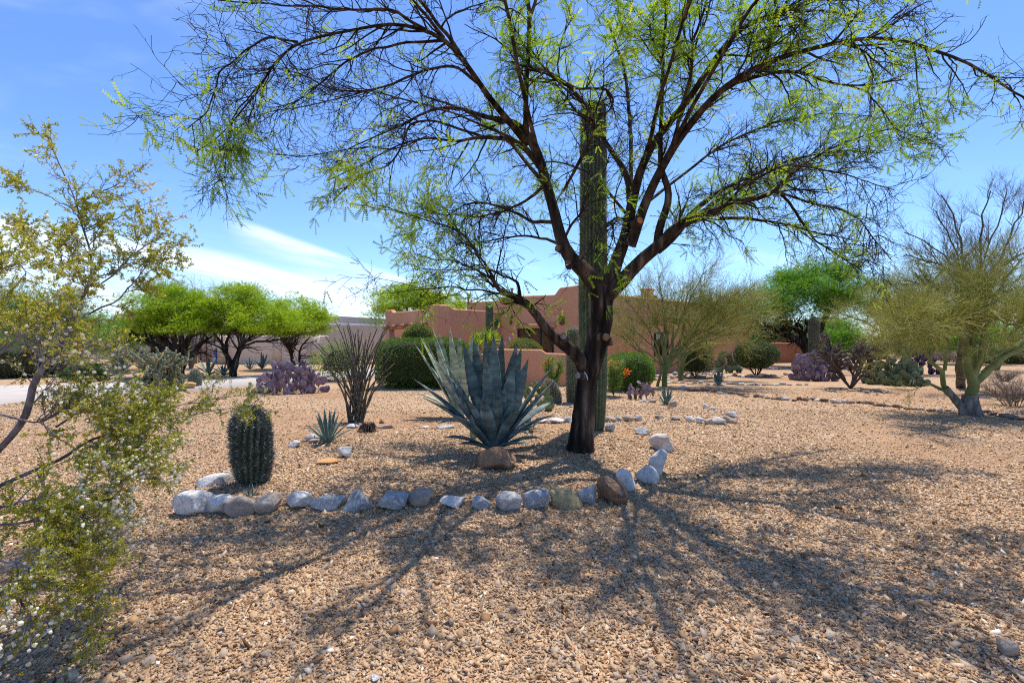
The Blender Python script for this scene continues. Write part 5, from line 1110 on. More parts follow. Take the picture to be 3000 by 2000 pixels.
tag(mb.build('old_trunk_base', M_pvbase, None, loc=b), None); bpy.data.objects['old_trunk_base'].parent = [o for o in C.objects if o.name.startswith('palo_verde_tree') and 'large green' in o.get('label', '')][0]; bpy.data.objects['old_trunk_base'].location = (0, 0, 0)
# bare tree behind it
Y8 = 15.5; b = G(2815, 1136)
L = [([(2812, 1080), (2815, 1000), (2850, 900), (2840, 850), (2800, 790), (2720, 765), (2650, 745)], .13), ([(2815, 1000), (2845, 900), (2870, 860), (2900, 800), (2960, 760), (3050, 720)], .12), ([(2845, 870), (2820, 790), (2815, 700), (2790, 620), (2760, 570)], .07), ([(2850, 870), (2880, 790), (2870, 700), (2880, 620), (2900, 560)], .07),
     ([(2905, 800), (2960, 700), (2990, 610), (3020, 560)], .06), ([(2820, 800), (2760, 740), (2700, 700), (2650, 680)], .04), ([(2835, 850), (2790, 700), (2740, 620)], .04), ([(2875, 770), (2930, 640), (2950, 560)], .04)]
twig_tree('bare_tree', b, [([tuple(b)] + px3(l, Y8), r, .015) for l, r in L], 'tall nearly leafless tree with dark limbs behind the right palo verde', pmat('dark_limb', [(.05, .04, .03), (.14, .12, .07)], 6, 4, .9), pmat('sparse_twig', [(.10, .09, .065), (.2, .19, .11)], 4, 3, .9),
   [(110, (.5, 1.2), (20, 50), .008), (1100, (.3, .8), (20, 50), .0035), (5500, (.2, .5), (15, 50), .0022)], bias=(0, 0, .09), wand=.12)
b = G(2660, 1095)
twig_tree('palo_verde_tree', b, [([tuple(b)] + px3(l, b.y), r, .02) for l, r in (([(2655, 1040), (2630, 980), (2580, 900), (2550, 870)], .09), ([(2655, 1040), (2600, 985), (2530, 940), (2480, 925)], .06), ([(2665, 1030), (2690, 950), (2700, 880), (2690, 830)], .09), ([(2660, 1030), (2650, 930), (2640, 860)], .08), ([(2670, 1020), (2750, 940), (2800, 860)], .08), ([(2655, 1030), (2600, 970), (2560, 940)], .07))],
   'hazy palo verde filling the gap behind the staghorn cholla', M_pvbark, M_pv, [(70, (.8, 1.5), (25, 60), .012), (800, (.5, 1.1), (20, 60), .005), (7000, (.3, .7), (15, 55), .003)], leaves=5000, w=.004, bias=(0, 0, .06))
for (px, Yt, zt_, lab) in ((2010, 27, 4.3, 'wispy grey green tree top over the house behind the middle palo verde'), (2150, 33, 4.2, 'grey green brushy tree between the house and the deep green mesquite'), (2920, 26, 5.3, 'dense olive palo verde at the right edge behind the bare tree'), (560, 28, 5.3, 'bare grey twigs rising above the leftmost bright mesquite'), (120, 24, 4.7, 'wispy pale palo verde above the creosote bush')):
    bx = px_(px, Yt); lim = []
    for i in range(6):
        a = rng.uniform(0, 6.28); r_ = zt_ * .38; lim.append(([(bx, Yt, 0), (bx + math.cos(a) * r_ * .3, Yt + math.sin(a) * r_ * .3, zt_ * .35), (bx + math.cos(a) * r_ * .9, Yt + math.sin(a) * r_ * .9, zt_ * rng.uniform(.65, .85))], .1, .025))
    twig_tree('palo_verde_tree' if px != 560 else 'bare_tree', (bx, Yt, 0), lim, lab, M_grey if px == 560 else M_pvbark, M_grey if px == 560 else (M_feath if px == 120 else M_pv), [(60, (.9, 1.8), (25, 60), .015), (600, (.6, 1.3), (20, 60), .007), (4200, (.3, .8), (15, 55), .004)], leaves=0 if px == 560 else 7000, w=.006, bias=(0, 0, .06))
# dry brush at the right
for (px, py, wd, hh, n_, lab) in ((2975, 1190, 1.1, .75, 1500, 'bare grey twiggy brush at the right edge behind the palo verde'), (2940, 1118, .6, .5, 500, 'small dry grass tuft on the open ground at the right'), (2780, 1060, 2.4, .9, 1800, 'dry brown thicket in the distance left of the palo verde trunk'), (2880, 1055, 2.4, .8, 1500, 'dry pale thicket in the distance right of the palo verde trunk'), (2700, 1050, 2.6, 1.1, 1500, 'dry brush beyond the dark purple prickly pear')):
    B = G(px, py); t = thing('dry_brush', B, lab, 'dry bush'); n0 = 30; st = []
    for i in range(n0):
        a = rng.uniform(0, 6.28); q = rng.uniform(.2, 1); st.append(resample([tuple(B + Vector((math.cos(a) * wd * .2 * q, math.sin(a) * wd * .2 * q, 0))), tuple(B + Vector((math.cos(a) * wd * q * .6, math.sin(a) * wd * q * .6, hh * .6))), tuple(B + Vector((math.cos(a) * wd * q, math.sin(a) * wd * q, hh * rng.uniform(.6, 1))))], 7, .04, i)[:, :3])
    st = np.stack(st); k_ = B.y / 10; sr = np.tile(np.linspace(.006, .002, 7) * k_, (n0, 1)); mb = MB(); tubes(mb, st, sr, 3); a1, r1 = grow(st, sr, n_ // 2, (.15 * hh, .5 * hh), (20, 60), .2, (0, 0, .05), 5, .7, .1, rmin=.0013 * k_); tubes(mb, a1, r1, 3); a2, r2 = grow(a1, r1, n_ * 2, (.06 * hh, .25 * hh), (20, 60), .2, (0, 0, .05), 3, .7, .1, rmin=.001 * k_); tubes(mb, a2, r2, 3); mb.build('twigs', M_dry, t, smooth=False)

# distant trees along the horizon: two kinds, copied with their parts
def dup(root, loc, rz, sc):
    r = root.copy(); C.objects.link(r); r.location = loc; r.rotation_euler = (0, 0, rz); r.scale = (sc, sc, sc)
    for ch in list(root.children):
        c = ch.copy(); C.objects.link(c); c.parent = r
    return r
protos = []
for i, (mt, lab) in enumerate(((M_mesq2, 'green mesquite far off along the horizon'), (M_scrub, 'grey green palo verde far off along the horizon'))):
    x0, y0 = ((-38, 46), (24, 44))[i]
    protos.append(bg_tree('distant_tree', (x0, y0, 0), [([(x0, y0, 0), (x0 - .3, y0, 1), (x0 - 1.2, y0 + .3, 2.6)], .16, .05), ([(x0, y0, 0), (x0 + .3, y0, 1), (x0 + 1.3, y0 - .3, 2.7)], .15, .05)],
        [(Vector((x0, y0, 2.3)), (2.6, 2.4, 1.5)), (Vector((x0 - 1.4, y0, 1.7)), (1.7, 1.6, 1.2)), (Vector((x0 + 1.5, y0, 1.6)), (1.8, 1.6, 1.3)), (Vector((x0 + .6, y0, 3.1)), (1.5, 1.4, .9))], 8000, .3, mt, lab, M_pvbark, 30, 160, 'trees far off along the horizon'))
for i, (x, y) in enumerate(((-52, 50), (-44, 55), (-33, 52), (-27, 58), (-20, 60), (-47, 40), (30, 48), (36, 42), (34, 52), (27, 56), (41, 50), (46, 44), (20, 58), (50, 52), (24, 36), (38, 34), (31, 33), (55, 46), (-58, 44), (12, 50), (4, 52), (-5, 56))):
    dup(protos[i % 2], (x, y, 0), random.uniform(0, 6.28), random.uniform(.75, 1.15))

# far desert scrub closing the horizon
mb = MB(); n_ = 5200; a = rng.uniform(-1.35, 1.35, n_); rr = rng.uniform(55, 150, n_); P0 = np.stack([np.sin(a) * rr, np.cos(a) * rr, np.zeros(n_)], 1); hsz = rng.uniform(.7, 1.9, n_) + (rng.random(n_) > .75) * rng.uniform(.5, 2.0, n_)
M = n_ * 14; k = np.repeat(np.arange(n_), 14); d = rdir(M, 0, 1); p = P0[k] + d * hsz[k][:, None] * [1.3, 1.3, 1.0] * rng.random((M, 1)) ** .5
scatter(mb, spray_v, spray_f, p, nrm(d + rng.normal(size=(M, 3)) * .5), rdir(M, .2, 1), rng.uniform(.35, .8, M) * hsz[k] ** .5, np.clip(rng.normal(.4, .2, M), 0, 1)); tag(mb.build('desert_scrub', M_scrub, smooth=False), 'far off desert scrub along the horizon', 'scrub', kind='stuff')
# a pale wall glimpsed at the right
mb = MB(); wallrun(mb, [(px_(2860, 60), 60, 1.25), (px_(3060, 56), 56, 1.25), (px_(3300, 54), 54, 1.25)], .2); tag(mb.build('garden_wall', pmat('blue_grey_paint', [(.28, .31, .40), (.33, .36, .45)], 1, 2, .8), None, smooth=False, loc=(55, 58, 0)), 'pale blue grey wall glimpsed beyond the right palo verde', 'garden wall')

# ------------------------------------------------------------------ the big mesquite
TB = G(1702, 1319)
T = thing('mesquite_tree', TB, 'big dark barked mesquite with a broad sparse crown over the bed', 'tree')
def limb(l, K=34, wob=.02, seed=0):
    """l: (px, py, width px, Y)"""
    pts = [(*P(a, b, Y), w * .8 / 2 / F * Y) for a, b, w, Y in l]; r = resample(pts, K); 
    t_ = np.linspace(0, 1, K); w_ = np.stack([sn(t_[:, None], seed * 3 + i, 14, 3) for i in range(3)], 1) * wob; r[:, :3] += w_ * np.minimum(1, t_ * 5)[:, None]
    return r[:, :3], r[:, 3]
def barkridge(pts, a):
    z = pts[..., 2:3]; x = pts[..., 0:1]; ph = 1.5 * np.sin(z * 2.1 + 1) + .8 * np.sin(z * 5.3)
    r = np.abs(np.sin(a * 4.5 + ph)) * .5 + np.abs(np.sin(a * 8.0 - ph * 1.4 + z * 1.5)) * .32 + np.abs(np.sin(a * 17.5 + 3 * np.sin(z * 9) + ph)) * .2
    return .90 + .15 * r + .02 * np.sin(z * 40 + a * 7)
trunk = [([(1700, 1326, 112, TB.y), (1702, 1300, 94, TB.y), (1708, 1240, 82, TB.y), (1714, 1160, 74, TB.y), (1722, 1100, 72, TB.y), (1736, 1050, 74, TB.y), (1752, 990, 78, TB.y), (1762, 930, 84, TB.y), (1762, 880, 80, TB.y), (1758, 840, 60, TB.y)])]
Y0 = TB.y
LM = [
 # left leader and its forks
 ([(1762, 890, 78, Y0), (1747, 825, 62, Y0), (1705, 785, 56, Y0 - .05), (1668, 760, 52, Y0 - .1), (1643, 715, 44, Y0 - .15), (1635, 665, 40, Y0 - .15), (1620, 605, 36, Y0 - .1), (1606, 560, 34, Y0 - .1), (1586, 474, 33, Y0), (1564, 420, 32, Y0), (1537, 375, 28, Y0), (1500, 352, 22, Y0 - .1), (1410, 345, 15, Y0 - .4), (1350, 310, 11, Y0 - .6), (1244, 323, 9, Y0 - .9), (1189, 365, 7, Y0 - 1), (1116, 391, 5, Y0 - 1.1), (1010, 440, 4, Y0 - 1.2)]),
 ([(1590, 500, 24, Y0), (1545, 440, 22, Y0 - .1), (1500, 404, 18, Y0 - .3), (1414, 400, 13, Y0 - .6), (1340, 420, 9, Y0 - .8), (1250, 400, 7, Y0 - .9), (1160, 425, 5, Y0 - 1), (1060, 480, 4, Y0 - 1), (960, 530, 3, Y0 - 1.1)]),
 ([(1540, 410, 26, Y0), (1541, 340, 20, Y0 - .3), (1541, 250, 18, Y0 - .5), (1550, 145, 17, Y0 - .8), (1553, 41, 16, Y0 - 1), (1530, -60, 13, Y0 - 1.2), (1480, -200, 9, Y0 - 1.4)]),
 ([(1553, 50, 13, Y0 - 1), (1590, -60, 11, Y0 - 1.2), (1640, -180, 9, Y0 - 1.6)]),
 ([(1545, 420, 28, Y0), (1470, 330, 22, Y0 - .4), (1384, 213, 19, Y0 - .9), (1308, 119, 16, Y0 - 1.3), (1244, 85, 13, Y0 - 1.5), (1159, 64, 11, Y0 - 1.6), (1053, 85, 10, Y0 - 1.7), (968, 102, 9, Y0 - 1.7), (874, 123, 9, Y0 - 1.7), (815, 166, 8, Y0 - 1.7), (781, 225, 7, Y0 - 1.7), (738, 289, 6, Y0 - 1.7), (680, 350, 5, Y0 - 1.7), (640, 410, 4, Y0 - 1.7), (565, 450, 3, Y0 - 1.7)]),
 ([(874, 123, 8, Y0 - 1.7), (780, 110, 7, Y0 - 1.8), (715, 150, 6, Y0 - 1.9), (650, 205, 5, Y0 - 1.9), (630, 270, 5, Y0 - 1.9), (600, 330, 4, Y0 - 1.9), (545, 385, 3, Y0 - 1.9)]),
 ([(781, 225, 6, Y0 - 1.7), (715, 300, 5, Y0 - 1.6), (680, 350, 4, Y0 - 1.6), (665, 420, 3, Y0 - 1.6), (660, 450, 2.5, Y0 - 1.6)]),
 ([(1384, 213, 16, Y0 - .9), (1330, 130, 14, Y0 - 1.2), (1244, 20, 12, Y0 - 1.6), (1190, -60, 10, Y0 - 2), (1100, -160, 8, Y0 - 2.4)]),
 ([(1244, 85, 10, Y0 - 1.5), (1150, 30, 9, Y0 - 1.9), (1050, 30, 8, Y0 - 2.1), (950, 20, 7, Y0 - 2.2), (840, 15, 6, Y0 - 2.3), (720, 10, 5, Y0 - 2.4), (640, 5, 4, Y0 - 2.5)]),
 ([(1308, 119, 12, Y0 - 1.3), (1200, 125, 9, Y0 - 1.3), (1100, 140, 8, Y0 - 1.3), (1000, 190, 7, Y0 - 1.3), (930, 250, 6, Y0 - 1.3), (870, 300, 4, Y0 - 1.3), (820, 330, 3, Y0 - 1.3)]),
 ([(1420, 260, 12, Y0 - .7), (1330, 190, 11, Y0 - .7), (1250, 200, 9, Y0 - .8), (1150, 250, 8, Y0 - .9), (1060, 270, 6, Y0 - 1), (960, 260, 5, Y0 - 1), (880, 215, 4, Y0 - 1), (820, 205, 3, Y0 - 1)]),
 ([(1414, 400, 10, Y0 - .5), (1260, 350, 8, Y0 - .3), (1197, 361, 8, Y0 - .3), (1180, 425, 7, Y0 - .3), (1138, 489, 6, Y0 - .3), (1053, 514, 5, Y0 - .3), (1010, 553, 4, Y0 - .3), (980, 582, 3, Y0 - .3)]),
 ([(1500, 404, 9, Y0 - .4), (1350, 340, 7, Y0 - .9), (1220, 300, 6, Y0 - 1.2), (1080, 260, 5, Y0 - 1.3), (940, 310, 4, Y0 - 1.4), (800, 320, 3, Y0 - 1.4), (720, 350, 2.5, Y0 - 1.4)]),
 ([(1250, 400, 6, Y0 - .6), (1150, 440, 5, Y0 - .5), (1050, 430, 4, Y0 - .5), (900, 460, 3.5, Y0 - .5), (790, 450, 3, Y0 - .5)]),
 # right leaders
 ([(1768, 880, 70, Y0), (1790, 815, 54, Y0 + .05), (1809, 750, 46, Y0 + .1), (1834, 694, 42, Y0 + .15), (1846, 640, 38, Y0 + .15), (1850, 580, 34, Y0 + .1), (1879, 495, 30, Y0), (1900, 440, 28, Y0 - .1), (1925, 404, 26, Y0 - .2), (1972, 344, 24, Y0 - .35), (2034, 274, 22, Y0 - .6), (2096, 166, 19, Y0 - .9), (2165, 82, 17, Y0 - 1.2), (2224, 50, 15, Y0 - 1.4), (2299, 33, 13, Y0 - 1.6), (2370, 4, 12, Y0 - 1.8), (2480, -30, 9, Y0 - 2), (2600, -40, 7, Y0 - 2.2)]),
 ([(1848, 600, 28, Y0 + .15), (1842, 532, 24, Y0 + .2), (1821, 487, 20, Y0 + .3), (1784, 429, 15, Y0 + .4), (1751, 379, 11, Y0 + .4), (1690, 330, 9, Y0 + .3), (1640, 260, 8, Y0 + .1), (1600, 200, 6, Y0)]),
 ([(1846, 720, 42, Y0), (1867, 669, 36, Y0 - .1), (1884, 599, 33, Y0 - .15), (1910, 545, 31, Y0 - .2), (1951, 464, 28, Y0 - .4), (2022, 365, 26, Y0 - .7), (2096, 282, 24, Y0 - 1), (2146, 232, 22, Y0 - 1.2), (2204, 199, 20, Y0 - 1.4), (2266, 170, 18, Y0 - 1.5), (2390, 142, 15, Y0 - 1.7), (2473, 120, 13, Y0 - 1.8), (2556, 108, 12, Y0 - 1.8), (2680, 120, 11, Y0 - 1.8), (2763, 158, 10, Y0 - 1.8), (2846, 182, 9, Y0 - 1.8), (2908, 232, 8, Y0 - 1.8), (2950, 257, 7, Y0 - 1.8), (2985, 300, 7, Y0 - 1.8), (3030, 312, 6, Y0 - 1.8), (3100, 280, 4, Y0 - 1.8)]),
 ([(2034, 350, 18, Y0 - .7), (2100, 270, 15, Y0 - .8), (2183, 232, 13, Y0 - 1), (2307, 207, 11, Y0 - 1.2), (2369, 216, 10, Y0 - 1.3), (2423, 236, 8, Y0 - 1.4), (2494, 257, 7, Y0 - 1.4), (2577, 245, 6, Y0 - 1.5), (2660, 232, 4, Y0 - 1.5)]),
 ([(2480, 250, 7, Y0 - 1.4), (2540, 265, 6, Y0 - 1.3), (2570, 310, 5, Y0 - 1.3), (2620, 370, 4, Y0 - 1.2), (2640, 385, 3, Y0 - 1.2), (2730, 415, 2.5, Y0 - 1.2)]),
 ([(2096, 282, 13, Y0 - 1), (2240, 190, 12, Y0 - 1.2), (2260, 100, 11, Y0 - 1.4), (2290, 40, 10, Y0 - 1.6), (2330, -40, 8, Y0 - 1.9), (2400, -120, 6, Y0 - 2.2)]),
 ([(1925, 740, 34, Y0 - .15), (1929, 665, 28, Y0 - .2), (1964, 590, 26, Y0 - .25), (1962, 549, 24, Y0 - .25), (1937, 508, 20, Y0 - .3), (1933, 412, 16, Y0 - .35), (1935, 352, 14, Y0 - .4), (1943, 232, 12, Y0 - .6), (1943, 145, 11, Y0 - .8), (1955, 62, 9, Y0 - 1), (1939, -40, 8, Y0 - 1.3), (1900, -150, 6, Y0 - 1.6)]),
 ([(1980, 400, 14, Y0 - .4), (1995, 320, 12, Y0 - .5), (2025, 210, 11, Y0 - .8), (2030, 120, 10, Y0 - 1), (2060, 40, 8, Y0 - 1.2), (2090, -60, 7, Y0 - 1.5)]),
 ([(1955, 462, 12, Y0 - .3), (1990, 360, 11, Y0 - .2), (2025, 240, 10, Y0 - .2), (2030, 150, 8, Y0 - .3), (2070, 60, 6, Y0 - .4), (2080, 0, 5, Y0 - .5)]),
 # lower right limbs
 ([(1772, 870, 60, Y0), (1805, 843, 54, Y0 - .05), (1867, 770, 46, Y0 - .15), (1929, 718, 42, Y0 - .25), (1990, 662, 38, Y0 - .35), (2050, 632, 34, Y0 - .4), (2106, 621, 30, Y0 - .45), (2157, 584, 24, Y0 - .5), (2218, 586, 17, Y0 - .55), (2274, 556, 13, Y0 - .6), (2330, 500, 9, Y0 - .7), (2420, 440, 7, Y0 - .8), (2520, 400, 5, Y0 - .9), (2640, 370, 3, Y0 - 1)]),
 ([(1928, 734, 28, Y0 - .1), (1975, 696, 26, Y0), (2040, 612, 20, Y0 + .2), (2110, 556, 15, Y0 + .4), (2227, 504, 10, Y0 + .7), (2321, 467, 8, Y0 + .9), (2450, 440, 5, Y0 + 1.1), (2600, 450, 3, Y0 + 1.2)]),
 ([(2110, 640, 12, Y0 - .4), (2199, 640, 11, Y0 - .4), (2265, 649, 9, Y0 - .4), (2344, 668, 7, Y0 - .4), (2420, 690, 5, Y0 - .4), (2500, 700, 3, Y0 - .4)]),
 ([(2274, 556, 11, Y0 - .5), (2310, 590, 10, Y0 - .6), (2345, 645, 9, Y0 - .7), (2391, 705, 7, Y0 - .7), (2438, 738, 6, Y0 - .7), (2508, 780, 5, Y0 - .7), (2535, 800, 3, Y0 - .7)]),
 ([(2270, 560, 10, Y0 - .3), (2360, 590, 9, Y0 - .1), (2450, 610, 7, Y0), (2520, 640, 5, Y0 + .1), (2560, 700, 4, Y0 + .2), (2610, 760, 3, Y0 + .2)]),
 ([(2106, 621, 10, Y0 - .4), (2180, 540, 9, Y0 - .9), (2300, 480, 7, Y0 - 1.3), (2420, 500, 6, Y0 - 1.5), (2520, 520, 4, Y0 - 1.6), (2620, 560, 3, Y0 - 1.6)]),
 ([(1900, 590, 12, Y0 - .1), (1990, 520, 10, Y0 + .5), (2120, 420, 8, Y0 + 1), (2260, 360, 6, Y0 + 1.3), (2420, 330, 4, Y0 + 1.5), (2560, 340, 3, Y0 + 1.6)]),
 ([(1846, 640, 12, Y0 + .2), (1780, 560, 10, Y0 + .7), (1720, 500, 8, Y0 + 1.1), (1620, 470, 6, Y0 + 1.4), (1500, 490, 4, Y0 + 1.6)]),
 # low left limb and its upper fans
 ([(1712, 1075, 58, Y0 - .02), (1697, 1040, 48, Y0 - .1), (1660, 1015, 44, Y0 - .2), (1629, 992, 40, Y0 - .3), (1599, 970, 36, Y0 - .4), (1585, 936, 32, Y0 - .45), (1561, 905, 30, Y0 - .5), (1531, 878, 28, Y0 - .55), (1503, 865, 25, Y0 - .6), (1469, 861, 19, Y0 - .65), (1446, 837, 14, Y0 - .7), (1444, 789, 10, Y0 - .8), (1415, 769, 8, Y0 - .9), (1369, 698, 7, Y0 - 1), (1324, 665, 6, Y0 - 1.1), (1258, 649, 5, Y0 - 1.2), (1191, 624, 4, Y0 - 1.3), (1110, 600, 2.5, Y0 - 1.3)]),
 ([(1446, 840, 9, Y0 - .7), (1400, 790, 7, Y0 - .5), (1350, 770, 6, Y0 - .4), (1280, 760, 4, Y0 - .3), (1220, 745, 3, Y0 - .3)]),
 ([(1469, 861, 9, Y0 - .65), (1400, 850, 7, Y0 - .8), (1330, 840, 5, Y0 - 1), (1270, 845, 4, Y0 - 1.1), (1190, 850, 3, Y0 - 1.2)]),
 ([(1525, 876, 14, Y0 - .55), (1518, 830, 11, Y0 - .6), (1495, 812, 9, Y0 - .6), (1460, 805, 7, Y0 - .6), (1420, 780, 5, Y0 - .6)]),
 ([(1545, 890, 12, Y0 - .5), (1510, 885, 10, Y0 - .5), (1480, 888, 9, Y0 - .5), (1468, 880, 6, Y0 - .5)]),
 # mid-left side branches off the left leader
 ([(1628, 650, 16, Y0 - .1), (1560, 650, 12, Y0 - .3), (1490, 615, 9, Y0 - .5), (1420, 590, 7, Y0 - .7), (1360, 600, 5, Y0 - .8), (1300, 640, 4, Y0 - .9)]),
 ([(1600, 540, 14, Y0), (1540, 590, 10, Y0 + .5), (1470, 620, 8, Y0 + .9), (1390, 640, 6, Y0 + 1.2), (1310, 620, 4, Y0 + 1.4)]),
 ([(1640, 715, 12, Y0), (1600, 700, 10, Y0 + .4), (1540, 690, 8, Y0 + .8), (1450, 700, 5, Y0 + 1.2), (1370, 720, 4, Y0 + 1.4)]),
 ([(1643, 715, 12, Y0 - .1), (1680, 650, 9, Y0 - .5), (1730, 590, 7, Y0 - .7), (1765, 520, 5, Y0 - .8), (1790, 440, 4, Y0 - .9)]),
 ([(1846, 640, 12, Y0 + .1), (1800, 640, 9, Y0 - .4), (1750, 680, 7, Y0 - .7), (1705, 760, 4, Y0 - .8)]),
 ([(1650, 560, 8, Y0), (1700, 470, 14, Y0 - .5), (1745, 380, 13, Y0 - .6), (1735, 330, 12, Y0 - .7), (1700, 285, 12, Y0 - .7), (1650, 240, 13, Y0 - .8), (1600, 210, 14, Y0 - .8), (1560, 200, 14, Y0 - .8)]),
 ([(1600, 215, 10, Y0 - .8), (1690, 262, 9, Y0 - .9), (1775, 258, 9, Y0 - .9), (1798, 290, 8, Y0 - .9), (1785, 330, 6, Y0 - .9), (1740, 345, 4, Y0 - .9)]),
 # limbs out over the yard, above the picture, that throw the branch shadows
 ([(1606, 560, 20, Y0 - .1), (1570, 440, 17, Y0 - .6), (1530, 250, 15, Y0 - 1.2), (1480, 0, 12, Y0 - 1.9), (1400, -300, 9, Y0 - 2.6), (1300, -700, 6, Y0 - 3.2)]),
 ([(1879, 495, 18, Y0), (1910, 380, 15, Y0 - .5), (1970, 160, 12, Y0 - 1.4), (2080, -200, 10, Y0 - 2.3), (2300, -600, 6, Y0 - 3.1)]),
 ([(1951, 464, 18, Y0 - .4), (2040, 290, 14, Y0 - 1.0), (2200, 20, 12, Y0 - 1.8), (2480, -260, 10, Y0 - 2.6), (2850, -500, 6, Y0 - 3.2)]),
 ([(1300, 110, 12, Y0 - 1.3), (1160, -60, 11, Y0 - 2), (950, -220, 9, Y0 - 2.6), (650, -350, 7, Y0 - 3)]),
 ([(2250, 60, 11, Y0 - 1.3), (2450, -60, 9, Y0 - 2), (2750, -150, 8, Y0 - 2.6), (3150, -220, 6, Y0 - 3)]),
 ([(1848, 600, 16, Y0 + .15), (1850, 400, 14, Y0 + .9), (1830, 200, 11, Y0 + 1.8), (1780, 60, 8, Y0 + 2.5)]),
 ([(1610, 560, 16, Y0 - .1), (1500, 420, 13, Y0 + .8), (1380, 330, 10, Y0 + 1.7), (1240, 280, 7, Y0 + 2.4)]),
 ([(2000, 660, 16, Y0 - .3), (2140, 560, 12, Y0 + .9), (2260, 500, 9, Y0 + 1.8), (2380, 480, 6, Y0 + 2.5)]),
]
mb = MB()
tp, tr = limb(trunk[0], 60, .0); tubes(mb, tp, tr, 64, ridge=barkridge)
LP = []; LR = []
for i, l in enumerate(LM):
    p, r = limb(l, 34, .012 if i else .004, i); LP.append(p); LR.append(r)
    big = l[0][2] > 20; tubes(mb, p, r, 28 if big else 9, ridge=barkridge if big else None)
mb.build('trunk', M_bark, T)
LP = np.stack(LP); LR = np.stack(LR)
wt = np.where(LR[:, 0] > .12, .35, 1.0); wt[31:36] = 1.2; wt[36:39] = 1.7; wt[39:41] = 3.0; wt[23:31] *= 1.0; wt[43:] = .15; wt[4:13] *= 1.35
b1, r1 = grow(LP, np.minimum(LR, .02), 500, (.35, .95), (20, 60), .16, (0, 0, .02), 10, .62, .3, 1, rmin=.004, wt=wt)
src = np.concatenate([LP[:, ::4][:, :9], b1[:, :9]]); srr = np.concatenate([np.minimum(LR[:, ::4][:, :9], .012), r1[:, :9]])
b2, r2 = grow(src, srr, 3100, (.2, .6), (25, 70), .22, (0, 0, .0), 8, .6, .25, 1, rmin=.003)
b3, r3 = grow(b2, r2, 7500, (.1, .38), (25, 75), .26, (0, 0, -.03), 6, .65, .1, 1, rmin=.0024)
b4, r4 = grow(np.concatenate([b3]), np.concatenate([r3]), 8500, (.025, .08), (35, 90), .2, (0, 0, 0), 3, .9, .05, 1, rmin=.0026)
mb = MB()
for p_, r_, sd in ((b1, r1, 6), (b2, r2, 5), (b3, r3, 4), (b4, r4, 3)):
    far_ok = p_[:, 0, 1] > 1.6
    tubes(mb, p_[far_ok], r_[far_ok], sd)
# drooping dry twigs under the right limbs
k = (LP[:, :, 0].mean(1) > 1.5) & (LP[:, :, 2].mean(1) < 3.9)
d1, q1 = grow(LP[k], np.minimum(LR[k], .008), 60, (.3, .7), (50, 90), .2, (0, 0, -.18), 9, .8, .25, .95, rmin=.003); d2, q2 = grow(d1, q1, 420, (.1, .35), (30, 70), .25, (0, 0, -.12), 6, .7, .2, rmin=.002)
mb_tw = mb; tubes(mb_tw, d1, q1, 4); tubes(mb_tw, d2, q2, 3); mb_tw.build('twigs', M_twig, T)
# feathery leaves
fv = []; ff = []
for s_ in (-1, 1):
    dx, dy = math.cos(.35), math.sin(.35) * s_
    for k in range(8):
        t_ = .18 + k * .105
        for e in (-1, 1):
            bx, by = dx * t_, dy * t_; nx_, ny_ = -dy * e, dx * e; c_ = len(fv)
            fv += [(bx - dx * .042, by - dy * .042, 0), (bx + dx * .042, by + dy * .042, 0), (bx + nx_ * .105 + dx * .06, by + ny_ * .105 + dy * .06, .03)]; ff.append((c_, c_ + 1, c_ + 2))
    c_ = len(fv); fv += [(0, .004, 0), (0, -.004, 0), (dx * .98, dy * .98, 0)]; ff.append((c_, c_ + 1, c_ + 2))
fv = np.array(fv); ff = np.array(ff)
fp, fd = along(np.concatenate([b2[:, :6], b3[:, :6]]), 20000, .25, 1.0)
x, y, z = fp.T; uu = x / y
dens = np.clip(.10 + .95 / (1 + np.exp(-(uu - .02) * 9)), 0, 1)
low_left = (uu < .05) & (z < 3.55); dens = np.where(low_left, 1.0, dens)
dens = np.where((uu > -.3) & (uu < .35) & (z < 5.2), np.maximum(dens, .9), dens)
dens = np.where((uu < -.05) & (z > 3.55), .10, dens)
dens = np.where((uu > .72) & (z < 3.6), dens * .15, dens); dens = np.where((uu > .4) & (z < 3.3), dens * .35, dens); dens = np.where((uu < .02) & (z < 2.5), dens * .5, dens); dens = np.where(uu < -.35, dens * .5, dens)
over = z > 1.55 + .72 * y; dens = np.where(over, dens * .3, dens)
cl = sn(fp, 21, 1.7, 3); keep = (rng.random(len(fp)) < dens * np.clip(.7 + 1.4 * cl, .05, 1)) & (y > 1.9)
fp, fd, cl = fp[keep], fd[keep], cl[keep]; M = len(fp)
dd = nrm(fd * .8 + rng.normal(size=(M, 3)) * .55 + np.array([.25, 0, -.12])); mb = MB()
scatter(mb, fv, ff, fp, dd, nrm(rng.normal(size=(M, 3)) * .6 + [0, 0, 1]), rng.uniform(.11, .21, M), np.clip(rng.normal(.45, .2, M) + .25 * sn(fp, 8, 2.2, 2), 0, 1)); mb.build('crown', M_frond, T, smooth=False)
